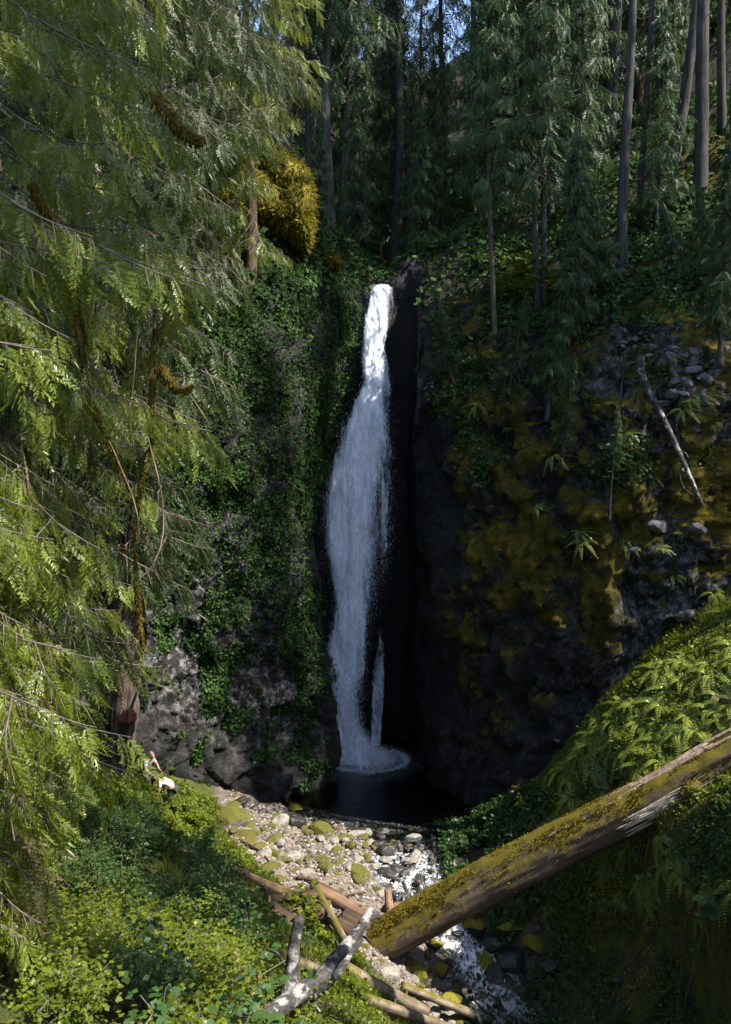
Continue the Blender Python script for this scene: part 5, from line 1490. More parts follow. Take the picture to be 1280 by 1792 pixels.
# the forest behind
rg = np.random.default_rng(5)
fx_ = []
for row, (yy, npx) in enumerate(((50, 11), (56, 13), (63, 14), (72, 14), (83, 14), (96, 14))):
    for kk in range(npx):
        px = -60 + 1400 * (kk + rg.uniform(.15, .85)) / npx
        y = yy + rg.uniform(-2.5, 2.5)
        x = (px - 640) / F * y
        if y < 60 and 610 < px < 790: continue
        if 786 < px < 815 and y > 60: continue
        if y < 48 and px > 1000: continue
        fx_.append((x, y))
        far_tree(x, y, int(rg.integers(4)), "dark conifer in the forest above the falls", float(rg.uniform(.8, 1.1)))
for px, Y, kd, s, lab in ((905, 47, 3, .85, "bushy conifer standing behind the double-trunked cedar"), (985, 49, 3, .9, "dark bushy conifer up the slope left of the tall bare trunk"), (1050, 50, 1, .9, "conifer filling the gap left of the tall bare trunk"), (1135, 52, 3, 1.0, "dark conifer behind the silvery small cedar"),
        (1180, 58, 1, 1.0, "dark conifer high behind the leaning trunk"), (1240, 54, 3, 1.0, "dark conifer behind the thick furrowed trunk"), (1285, 50, 3, .9, "dark conifer at the right edge of the upper slope"), (1090, 60, 1, 1.0, "conifer high behind the tall bare trunk"), (1160, 47, 3, .5, "small bushy conifer at the foot of the leaning trunk"), (940, 57, 1, 1.0, "dark conifer high above the double-trunked cedar"), (860, 55, 3, .9, "bushy conifer behind the slender mossy trunk")):
    far_tree((px - 640) / F * Y, Y, kd, lab, s)
# unseen trees added beyond the right edge to keep sun off the gorge
for q in SHADE: shade_tree(*q)

# ------------------------------------------------------------------ shrubs, ferns and ground cover
def shrub_mesh(seed, n_st, H, spread, leaf, nleaf, m, mid=.42, comp=3):
    rg = np.random.default_rng(seed)
    mb = MB()
    P0, P1, W, NR, RN = [], [], [], [], []
    for s in range(n_st):
        a = rg.uniform(0, 6.28); d = np.array((cos(a), sin(a), 0)) * rg.uniform(.2, 1) * spread
        h = H * rg.uniform(.55, 1.1)
        p = curve_pts([(d * .05), d * .45 + np.array((0, 0, h * .6)), d + np.array((0, 0, h * rg.uniform(.8, 1)))], 12)
        p = p + .04 * rg.normal(0, 1, p.shape) * np.linspace(0, 1, 12)[:, None]
        mb.add(*tube_arr(p, np.linspace(.008, .003, 12), 5, 0, 0, False), 1)
        for q in range(nleaf):
            f = rg.uniform(.25, 1); b = np.array([np.interp(f * 11, np.arange(12), p[:, c]) for c in range(3)])
            dd = unit(np.array((rg.normal(0, 1), rg.normal(0, 1), rg.uniform(-.3, .6))))
            st = b + dd * rg.uniform(.04, .22)
            tone = rg.random()
            for c in range(comp):
                aa = (c - (comp - 1) / 2) * 1.0
                e = np.array((dd[0] * cos(aa) - dd[1] * sin(aa), dd[0] * sin(aa) + dd[1] * cos(aa), dd[2] - .25))
                l = leaf * rg.uniform(.6, 1.2) * (1 if abs(aa) < .1 else .8)
                P0.append(st); P1.append(st + e * l); W.append(l * mid); NR.append(unit(np.array((rg.normal(0, .35), rg.normal(0, .35), 1)))); RN.append(.7 * tone + .3 * rg.random())
    v, q = leaves_arr(np.array(P0), np.array(P1), np.array(W), np.array(NR), .42)
    mb.add(v, q, None, 0, np.array(RN))
    return mb.data("leafy_stems", [m, M_TWIG], False)
SH = [shrub_mesh(400 + k, 11, 1.15, .7, .06, 46, M_BROAD) for k in range(3)]
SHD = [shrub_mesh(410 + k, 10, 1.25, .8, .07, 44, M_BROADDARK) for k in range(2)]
SHFAR = [shrub_mesh(420 + k, 10, 1.3, .9, .13, 26, M_BROAD) for k in range(2)]
def shrub(px, py, Y, s, kinds, base, group, seed, name="leafy_shrub", cat="shrub", z=None):
    rg = np.random.default_rng(seed)
    p = P(px, py, Y)
    zz = gz1(p[0], p[1]) if z is None else z
    o = inst(name, kinds[rg.integers(len(kinds))], None, (p[0], p[1], zz - .05), (rg.uniform(-.2, .2), rg.uniform(-.2, .2), rg.uniform(0, 6.28)), s * rg.uniform(.85, 1.2))
    tag(o, base, cat, group); LABELQ.append((o, base))
    return o
rg = np.random.default_rng(9)
# foreground bank
n_ = 0
for kk in range(130):
    x, y = rg.uniform(-6.5, 1.0), rg.uniform(4.5, 15.5)
    if x > -0.6 + (12 - y) * .15: continue
    px, py, d = project(np.array((x, y, gz1(x, y) + .4)))
    if not (-80 < px < 640 and 1430 < py < 1990): continue
    if px > 400 and py > 1560 and rg.random() < .85: continue
    lit = 330 < px
    shrub(px, 0, y, rg.uniform(.55, 1.0), SH if rg.random() < .86 else SHD, "near leafy shrub", "leafy shrubs on the near bank", 1000 + kk)
# hikers' ridge and slopes
for kk, (px, py, Y, s) in enumerate(((232, 1330, 28.4, 1.0), (246, 1322, 29.6, .9), (215, 1352, 27.5, .8), (262, 1395, 28.6, .62), (286, 1402, 28.7, .6), (272, 1385, 29.0, .5), (292, 1380, 29.1, .62), (304, 1385, 29.3, .6), (258, 1372, 29.3, .55), (300, 1345, 29.2, .7), (318, 1350, 29.3, .75), (340, 1368, 29.2, .8), (355, 1390, 29, .7), (268, 1368, 28.0, .45), (290, 1390, 27.6, .5), (320, 1400, 27.8, .55), (300, 1440, 26.8, .7), (240, 1420, 26, .6), (225, 1380, 26, .5))):
    shrub(px, py, Y, s * .8, SHFAR, "sunlit ridge shrub", "leafy shrubs on the hikers' ridge", 1100 + kk)
for kk in range(30):
    t = rg.random(); px = 340 + 300 * t + rg.uniform(-60, 20); Y = rg.uniform(17, 24)
    x = (px - 640) / F * Y
    py = project(np.array((x, Y, gz1(x, Y))))[1]
    if 1540 < py < 1700 and px < 500: shrub(px, 0, Y, rg.uniform(.3, .55), SH, "low shrub below the gravel", "leafy shrubs below the gravel bar", 1200 + kk)
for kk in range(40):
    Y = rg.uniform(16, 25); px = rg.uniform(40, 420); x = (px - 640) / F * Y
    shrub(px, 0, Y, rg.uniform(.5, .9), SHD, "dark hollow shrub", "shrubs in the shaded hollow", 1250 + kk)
# leafy maple-like stem in front of the log jam
sap = shrub_mesh(450, 5, 1.5, .45, .14, 26, M_BROAD)
o = inst("sapling", sap, None, tuple(P(540, 1690, 15.5)), (0, 0, 0), .85); o.location[2] = gz1(o.location[0], o.location[1])
o.location[2] = P(540, 1655, 15.5)[2]
tag(o, "bright leafy sapling in front of the log jam beside the dead branch", "sapling")
# vine maple on the right cliff edge
for kk, (px, py, Y, s) in enumerate(((930, 500, 37, 2.1), (985, 520, 36.5, 1.8), (880, 520, 37.5, 1.6), (775, 670, 37.2, 1.0), (830, 660, 36.5, .9), (1010, 500, 37.5, 1.5), (905, 470, 38.5, 1.6))):
    p = P(px, py, Y)
    shrub(px, py, Y, s, SHFAR if kk in (0, 1, 2, 6) else SHD, ["bright green vine maple below the double-trunked cedar", "vine maple right of the double-trunked cedar", "vine maple left of the double-trunked cedar", "dark green shrub hanging at the left edge of the mossy cliff top", "dark green shrub on the mossy cliff top under the slender cedar", "dark shrub on the slope left of the silvery cedar", "upper vine maple behind the double-trunked cedar"][kk], "shrubs on the right cliff edge", 1300 + kk, z=slope_z(p[0], p[1]) - .6)
    LABELQ.pop()

def fern_mesh(seed, nf, L, m, npin=15, droop=.95):
    rg = np.random.default_rng(seed)
    P0, P1, W, NR, RN = [], [], [], [], []
    for f in range(nf):
        a = f * 2.39996 + rg.uniform(-.3, .3)
        el = radians(rg.uniform(35, 75)); l = L * rg.uniform(.7, 1.1)
        t = np.linspace(0, 1, npin + 2)
        r = l * (cos(el) * t + .35 * t * t); z = l * (sin(el) * t - droop * t * t * rg.uniform(.8, 1.3))
        line = np.stack((r * cos(a), r * sin(a), z), 1)
        tone = rg.random()
        for q in range(1, npin + 1):
            tg = unit(line[q + 1] - line[q - 1])
            sdv = unit(np.cross(tg, (0, 0, 1)) + 1e-6); up_ = np.cross(sdv, tg)
            w_ = l * .095 * sin(pi * min(1, .12 + .9 * t[q])) ** .7 + .01
            for s_ in (-1, 1):
                P0.append(line[q]); P1.append(line[q] + (sdv * s_ + tg * .35 - up_ * .1) * w_); W.append(l * .026); NR.append(up_ + rg.normal(0, .12, 3)); RN.append(.75 * tone + .25 * rg.random())
    v, q = leaves_arr(np.array(P0), np.array(P1), np.array(W), unit(np.array(NR)), .35)
    return MB().add(v, q, None, 0, np.array(RN)).data("fronds", m, False)
FE = [fern_mesh(500 + k, 15, .95, M_FERN) for k in range(4)]
FED = [fern_mesh(520, 12, .9, M_DRYLEAF, 12, 1.1)]
def fern(px, py, Y, s, base, group, seed, z=None, kinds=FE, name="sword_fern", tilt=True):
    rg = np.random.default_rng(seed)
    p = P(px, py, Y)
    zz = gz1(p[0], p[1]) if z is None else z
    n = gnorm(p[0], p[1])[0] if z is None else np.array((-.6, -.5, .7))
    rot = Vector(unit(n * .5 + np.array((0, 0, .5)))).to_track_quat('Z', 'Y').to_euler()
    o = empty(name, (p[0], p[1], zz), base, "fern", group, 0, s * rg.uniform(.75, 1.2), rot)
    inst("fronds", kinds[rg.integers(len(kinds))], o); LABELQ.append((o, base))
    return o
def slide(px, py, Y0, Y1):
    """where the sight line of a pixel meets the bank"""
    for yy in np.arange(Y0, Y1, .1):
        q = P(px, py, yy)
        if q[2] <= gz1(q[0], q[1]) + .03: return yy
    return None
n_ = 0
for kk in range(400):
    px, py = rg.uniform(860, 1330), rg.uniform(1070, 1500)
    edge = 1480 - (px - 800) * 1.05 if px < 1010 else 1290 - (px - 1010) * .95
    if py < edge + 12: continue
    ylog = 1310 + (1280 - px) * .545
    if py > ylog - 10: continue
    Y = slide(px, py, 21, 33)
    if Y is None or (px - 640) / F * Y < 6.0 + .5 * (28 - Y) * 0: continue
    fern(px, py, Y, rg.uniform(.75, 1.25), "sword fern above the big log", "sword ferns above the big log", 2000 + kk); n_ += 1
    if n_ >= 170: break
for kk in range(44):
    px, py = rg.uniform(900, 1290), rg.uniform(1120, 1460)
    Y = slide(px, py, 21, 33)
    if Y is None or (px - 640) / F * Y < 5.4: continue
    shrub(px, py, Y, rg.uniform(.25, .55), SHFAR if rg.random() < .7 else SHD, "low shrub among the ferns", "low shrubs among the ferns", 2450 + kk)
n_ = 0
for kk in range(400):
    px, py = rg.uniform(900, 1300), rg.uniform(1400, 1780)
    if py < 1440 + (1280 - px) * .545 or py > 1650 - .2 * (1280 - px): continue
    Y = slide(px, py, 12, 26)
    if Y is None: continue
    fern(px, py, Y, rg.uniform(.5, .9), "sword fern below the log", "sword ferns below the big log", 2600 + kk); n_ += 1
    if n_ >= 34: break
for kk, (px, py) in enumerate(((1100, 1500), (1062, 1530), (962, 1590), (1040, 1470))):
    Y = slide(px, py, 14, 26)
    fern(px, py, Y or 22, .95, "", "sword ferns below the big log", 2700 + kk)
    LABELQ.pop()[0]['label'] = ["pale fern with drooping fronds highest under the big log", "pale fern just below left of the highest one under the log", "fern at the mossy ledge under the middle of the big log", "fern tucked right under the big log's torn wood"][kk]
rg = np.random.default_rng(44)
cand = np.where((U > 8.5) & (U < 12.2) & (V > 1.6) & (V < 4.3) & (pys > 560) & (pys < 1000))[0]
for kk in range(26):
    uu = rg.choice(cand)
    fern(pxs[uu], pys[uu], pf[uu][1], rg.uniform(.5, .95), "fern on the right cliff", "ferns on the right cliff", 2820 + kk, pf[uu][2])
for kk, (px, py) in enumerate(((1195, 720), (1225, 700), (1180, 1010), (1250, 1040))):
    uu = np.argmin(np.abs(project(pf)[0] - px) + np.abs(project(pf)[1] - py) + 400 * ((V < .9) | (V > 5.0) | (U < 8)))
    p = pf[uu]
    fern(px, py, p[1], .9, "", "ferns on the right cliff", 2800 + kk, p[2])
    LABELQ.pop()[0]['label'] = ["fern on the cliff right of the bleached pole", "fern at the right edge of the golden moss", "fern below the overhang on the right cliff", "fern near the right edge above the sunlit slope"][kk]
for kk, (px, py, Y, s) in enumerate(((330, 1690, 12.2, 1.0), (370, 1700, 12, .8), (300, 1720, 11.6, .8), (350, 1655, 12.6, .7), (95, 1365, 24, .8), (430, 1720, 11.8, .5))):
    p = P(px, py, Y)
    fern(px, py, Y, s, "", "dry brown fern clumps", 2900 + kk, None, FED, "dead_fern")
    LABELQ.pop()[0]['label'] = ["largest dry brown fern clump left of the pale stump", "dry brown fern clump next to the pale stump", "dry brown fern clump lowest in the foreground", "dry brown fern clump at the back of the foreground patch", "dry brown fern clump by the dark stump's foot", "small dry fern clump right of the pale stump"][kk]

for kk, (dx, dz, s) in enumerate(((-.6, 1.5, .7), (.9, 1.2, .6), (2.0, .4, .6), (1.6, -1.1, .7))):
    o = inst("leafy_shrub", SHD[kk % 2], None, (kn_p[0] + dx, kn_p[1] - 1.2, kn_p[2] + dz - .3), (0.4, 0, kk * 1.3), s)
    tag(o, ["leafy shrub on the top of the golden mossy outcrop", "small shrub on the right shoulder of the golden outcrop", "small shrub at the right end of the golden outcrop", "shrub hanging under the right end of the golden outcrop"][kk], "shrub", "shrubs on the golden outcrop")
# stuff: leaf carpets, grass, cliff leaves, moss
def scatter_leaves(name, pts, nrm, size, m, label, rg, up=.5, flat=.6, mid=.4, wide=.42, comp=1):
    n = len(pts)
    d = unit(rg.normal(0, 1, (n, 3)) + np.array((0, 0, up)))
    d = unit(d - nrm * (d * nrm).sum(1)[:, None] * flat)
    ln = size * rg.uniform(.5, 1.3, n)
    nr = unit(nrm + rg.normal(0, .5, (n, 3)))
    v, q = leaves_arr(pts, pts + d * ln[:, None], ln * wide, nr, mid)
    tone = np.clip(.48 + .75 * fbm(pts * .9, 3, 123) + .25 * rg.normal(0, 1, n), 0, 1)
    return tag(MB().add(v, q, None, 0, tone).build(name, m), label, kind="stuff")
# sheet sampling on the gorge walls
def wall_pts(weight, n, rg, off=(.02, .2)):
    w = weight.copy()
    w[(pds < 5) | (pxs < -120) | (pxs > 1400) | (pys > 1600) | (pys < -150)] = 0
    area = np.linalg.norm(np.cross(du, dv), axis=-1).ravel()
    w = w * area
    ii = rg.choice(len(pf), n, p=w / w.sum())
    jit = rg.uniform(-.5, .5, n)[:, None] * du.reshape(-1, 3)[ii] + rg.uniform(-.5, .5, n)[:, None] * dv.reshape(-1, 3)[ii]
    return pf[ii] + jit + GN[ii] * rg.uniform(*off, n)[:, None], GN[ii]
rg = np.random.default_rng(21)
leftw = smooth(1.2, 1.8, U) * (1 - smooth(4.0 + 1.25 * smooth(2.7, 3.2, V), 4.2 + 1.45 * smooth(2.7, 3.2, V), U)) * smooth(1.7 + .5 * (1 - smooth(3.2, 3.7, U)), 2.3 + .4 * (1 - smooth(3.2, 3.7, U)), V + .35 * fbm(pf * .35, 3, 90)) * (1 - smooth(4.6, 5.4, V))
patch = smooth(-.25, .1, fbm(pf * .5, 3, 91))
p_, n__ = wall_pts(leftw * (patch + .25), 125000, rg, (.0, .12))
p_ = p_ + n__ * (.45 * np.clip(billow(p_ * .9, 3, 61), 0, 1))[:, None]
scatter_leaves("cliff_leaves", p_, n__, .12, M_IVY, "dense small leaves covering the left cliff", rg, -.3, .3)
lowleft = smooth(1.6, 2.2, U) * (1 - smooth(3.9, 4.05, U)) * smooth(.9, 1.1, V) * (1 - smooth(2.1, 2.5, V)) * smooth(.08, .3, fbm(pf * 1.1, 3, 93))
p_, n__ = wall_pts(lowleft, 15000, rg, (.02, .2))
scatter_leaves("cliff_leaves", p_, n__, .14, M_IVY, "sparse leaf patches on the lower left cliff", rg, -.3, .3)
rw = np.clip(mossA - .42, 0, 1) ** 1.3 * smooth(7.9, 8.4, U) * smooth(.9, 1.3, V)
p_, n__ = wall_pts(rw * (1 - smooth(5.3, 6.0, V) * .6), 80000, rg, (-.03, .03))
scatter_leaves("wall_moss", p_, n__, .065, M_MOSSTUFT, "golden moss on the right cliff and slope", rg, -1.2, .25, .5, .25)
rl = smooth(8, 8.5, U) * smooth(2.6, 3.5, V) * (1 - smooth(4.6, 5.3, V)) * smooth(-.1, .25, fbm(pf * .4, 3, 95))
p_, n__ = wall_pts(rl, 26000, rg, (.02, .3))
scatter_leaves("cliff_leaves", p_, n__, .18, M_BROADDARK, "dark green undergrowth along the top of the right cliff", rg, 0, .3)
fl = smooth(4.4, 4.9, V) * (1 - smooth(6.0, 6.6, V)) * smooth(-.15, .25, fbm(pf * .3, 3, 97))
p_, n__ = wall_pts(fl + .25 * smooth(4.05, 4.4, V) * (1 - smooth(5.3, 6.2, V)), 85000, rg, (.02, .5))
scatter_leaves("undergrowth", p_, n__, .30, M_IVY, "dark undergrowth on the forest floor above the gorge", rg, .3, .3)
# banks
def bank_pts(n, x0, x1, y0, y1, cond, rg, off):
    xs, ys = rg.uniform(x0, x1, n), rg.uniform(y0, y1, n)
    zs = gzf(xs, ys)
    a, b, c = project(np.stack((xs, ys, zs), 1))
    ok = (a > -60) & (a < 1340) & (b > 1050) & (b < 1960) & cond(xs, ys, a, b)
    xs, ys, zs = xs[ok], ys[ok], zs[ok]
    nn = gnorm(xs, ys)
    return np.stack((xs, ys, zs), 1) + nn * rg.uniform(*off, len(xs))[:, None], nn
cov = lambda x, y, s, lo: (fbm(np.stack((x, y, 0 * x), 1) * s, 3, 99) > lo)
nograv = lambda x, y: gravel_mask(x, y) < .35
p_, n__ = bank_pts(150000, -8, 1.5, 3.0, 18, lambda x, y, a, b: nograv(x, y) & cov(x, y, .8, -.02), rg, (.02, .25))
scatter_leaves("leaf_carpet", p_, n__, .06, M_BROAD, "low leafy ground cover on the near left bank", rg, .5, .4)
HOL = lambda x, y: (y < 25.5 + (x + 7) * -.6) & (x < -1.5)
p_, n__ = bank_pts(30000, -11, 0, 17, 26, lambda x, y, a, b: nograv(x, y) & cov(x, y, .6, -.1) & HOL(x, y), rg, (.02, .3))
scatter_leaves("leaf_carpet", p_, n__, .11, M_BROADDARK, "undergrowth in the hollow with its shade painted into the leaf colour", rg, .5, .4)  # darker leaf colour here stands in for the hollow's shade
p_, n__ = bank_pts(70000, -11, 0, 18, 31.5, lambda x, y, a, b: nograv(x, y) & cov(x, y, .6, -.2) & ~HOL(x, y), rg, (.02, .22))
scatter_leaves("leaf_carpet", p_, n__, .13, M_BROAD, "leafy ground cover on the hikers' ridge and hollow", rg, .5, .4)
p_, n__ = bank_pts(60000, 3.5, 15, 14, 31, lambda x, y, a, b: nograv(x, y) & (x > 5.9) & cov(x, y, .7, -.12) & (b < 1630 + 120 * (a < 1000)), rg, (.02, .2))
scatter_leaves("leaf_carpet", p_, n__, .10, M_BROAD, "leafy ground cover on the right bank", rg, .3, .4)
p_, n__ = bank_pts(60000, -9, 14, 17, 31, lambda x, y, a, b: nograv(x, y) & cov(x, y, .45, .02) & ~((x > 2.5) & (y < 20.5)) & ~((x > 2.5) & (x < 6)), rg, (0, .02))
d = unit(n__ * .3 + rg.normal(0, .35, p_.shape) + np.array((0, 0, .9))); ln = rg.uniform(.15, .45, len(p_))
v, q = leaves_arr(p_, p_ + d * ln[:, None], np.full(len(p_), .012), unit(rg.normal(0, 1, p_.shape)), .3)
tag(MB().add(v, q, None, 0, rg.random(len(p_))).build("grass", M_GRASS), "grass on the sunlit banks", kind="stuff")
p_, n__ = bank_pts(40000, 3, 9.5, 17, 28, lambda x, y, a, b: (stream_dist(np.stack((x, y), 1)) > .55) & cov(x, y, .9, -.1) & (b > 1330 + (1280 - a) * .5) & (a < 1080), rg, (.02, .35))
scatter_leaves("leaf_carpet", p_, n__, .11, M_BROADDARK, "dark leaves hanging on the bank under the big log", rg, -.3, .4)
for kk, (px, py) in enumerate(((1270, 1450), (1235, 1420), (1060, 1290), (1150, 1250), (1020, 1400), (1110, 1330), (980, 1470), (1200, 1190), (1240, 1490))):
    Y = slide(px, py, 12, 33) or 24
    fern(px, py, Y, .8, "", "brown ferns on the right bank", 2950 + kk, None, FED, "dead_fern")
    LABELQ.pop()[0]['label'] = ["brown dead fern at the right edge below the log", "brown dead fern just below the log's upper end", "brown fern among the green ones at the slope's dark edge", "brown fern in the middle of the sunlit fern slope", "brown fern at the foot of the sunlit slope", "brown fern just above the log's torn wood", "brown fern low on the slope near the pool", "brown fern high on the sunlit slope", "second brown fern hanging lower at the right edge"][kk]
p_, n__ = bank_pts(24000, 5.9, 15, 22, 31, lambda x, y, a, b: nograv(x, y) & cov(x, y, 1.0, -.05), rg, (.0, .1))
scatter_leaves("bank_moss", p_, n__, .10, M_MOSSTUFT, "golden moss between the ferns", rg, .2, .4, .5, .25)
p_, n__ = bank_pts(30000, -8, 10, 5, 25, lambda x, y, a, b: nograv(x, y) & cov(x, y, 1.1, -.05), rg, (.0, .05))
scatter_leaves("leaf_litter", p_, n__, .08, M_DRYLEAF, "brown leaf litter on the banks", rg, .1, .8)
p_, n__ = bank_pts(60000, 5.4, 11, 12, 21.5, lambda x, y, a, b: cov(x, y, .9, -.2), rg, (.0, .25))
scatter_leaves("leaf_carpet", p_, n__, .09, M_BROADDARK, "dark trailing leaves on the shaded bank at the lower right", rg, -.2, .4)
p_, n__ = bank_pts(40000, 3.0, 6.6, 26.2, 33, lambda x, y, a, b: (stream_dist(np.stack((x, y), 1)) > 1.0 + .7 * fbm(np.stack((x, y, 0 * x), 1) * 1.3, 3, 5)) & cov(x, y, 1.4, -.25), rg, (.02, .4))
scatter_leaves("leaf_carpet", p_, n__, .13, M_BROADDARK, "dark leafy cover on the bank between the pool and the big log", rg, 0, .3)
# twigs and dry litter on the near bank and along the lower stream
mb = MB()
for kk in range(420):
    if kk < 220: x, y = rg.uniform(-6, .6), rg.uniform(8, 16)
    else: x, y = rg.uniform(4, 9), rg.uniform(15, 23)
    z = gz1(x, y); a = rg.uniform(0, 6.28); L = rg.uniform(.2, 1.1)
    b_ = np.array((x, y, z + .02)); e_ = b_ + np.array((cos(a) * L, sin(a) * L, 0)); e_[2] = gz1(e_[0], e_[1]) + rg.uniform(.02, .3)
    mb.add(*tube_arr(curve_pts([b_, (b_ + e_) / 2 + rg.normal(0, .05, 3), e_], 5), np.linspace(.014, .005, 5), 5, 0, 0, False))
tag(mb.build("fallen_twigs", M_TWIG), "fallen twigs littering the banks", kind="stuff")
# big dark leaf plants at the frame's lower corners
def big_leaf(px, py, Y, r, label, seed, m):
    rg = np.random.default_rng(seed); p = P(px, py, Y)
    o = empty("broad_leaf_plant", (p[0], p[1], p[2]), label, "plant")
    zb = min(gz1(p[0], p[1]) - p[2], -.2)
    for kk in range(5):
        a = rg.uniform(0, 6.28); c = np.array((cos(a) * r * rg.uniform(.2, 1), sin(a) * r * rg.uniform(.2, 1), rg.uniform(-.15, .2)))
        mb = MB()
        lob = 9; t = np.linspace(-pi * .85, pi * .85, 55)
        rr = r * .6 * (0.62 + .38 * np.abs(np.cos(t * lob / 4))) * (.8 + .2 * np.cos(t))
        ring = np.stack((rr * np.cos(t), rr * np.sin(t), -.12 * rr * rr / r), 1)
        R = basis(unit(np.array((cos(a), sin(a), -.3))), unit(np.array((rg.normal(0, .3), -.3, 1))))
        vv = np.concatenate((np.zeros((1, 3)), ring)) @ R.T + c
        vv2 = vv - R[:, 2] * .004
        tri = np.stack((np.zeros(54, int), np.arange(1, 55), np.arange(2, 56)), 1)
        mb.add(vv, None, tri, 0, float(rg.random()))
        mb.build("leaf", m, o, False)
        st = np.array((c[0] * .1, c[1] * .1, zb))
        MB().add(*tube_arr(curve_pts([st, (st + c) / 2 + np.array((0, 0, .1)), c], 8), np.linspace(.012, .006, 8), 6)).build("stalk", M_TWIG, o, True)
    return o
big_leaf(1262, 1590, (slide(1262, 1590, 8, 24) or 18) - .3, .5, "large lobed green leaf plant at the right edge in the shade", 3, M_BROADDARK)
big_leaf(55, 1640, (slide(55, 1640, 3, 22) or 11) - .3, .25, "dark big-leaved plant at the lower left edge", 4, M_BROADDARK)
# ------------------------------------------------------------------ two hikers on the ridge
def flat_mat(name, ca, cb=None, rough=.85, scale=12):
    m, nt, out = mat(name); k = N(nt)
    col = k.mix(k.noise(scale, 3, .6, k.obj()), ca, cb or ca)
    k.l(k.princ(col, rough, .3).outputs[0], out.inputs[0]); return m
M_SKIN = flat_mat("sunlit_skin", (0.26, 0.145, 0.095), (0.32, 0.18, 0.12), .55)  # skin tone with slight mottling
M_GREYSHIRT = flat_mat("grey_patterned_shirt", (0.10, 0.10, 0.12), (0.50, 0.50, 0.54), .9, 16)
M_WHITESHIRT = flat_mat("white_shirt", (0.52, 0.51, 0.53), (0.64, 0.63, 0.65))
M_DARKCLOTH = flat_mat("dark_trousers", (0.02, 0.02, 0.025), (0.05, 0.05, 0.06))
M_HAIR = flat_mat("grey_brown_hair", (0.05, 0.035, 0.03), (0.20, 0.16, 0.15), .7, 20)
M_EYE = flat_mat("dark_eyes", (0.02, 0.015, 0.012))
def skin_obj(name, verts, edges, radii, root, m, parent, sub=2):
    me = bpy.data.meshes.new(name)
    me.from_pydata([tuple(v) for v in verts], edges, [])
    me.materials.append(m)
    o = bpy.data.objects.new(name, me); COL.objects.link(o); o.parent = parent
    md = o.modifiers.new("skin", 'SKIN'); md.use_smooth_shade = True
    if not me.skin_vertices: 
        bpy.context.view_layer.objects.active = o
        me.attributes.new("tmp", 'FLOAT', 'POINT')
    for sv, r in zip(me.skin_vertices[0].data, radii):
        sv.radius = (r, r) if np.ndim(r) == 0 else r
        sv.use_root = False
    me.skin_vertices[0].data[root].use_root = True
    s = o.modifiers.new("sub", 'SUBSURF'); s.levels = sub; s.render_levels = sub
    return o
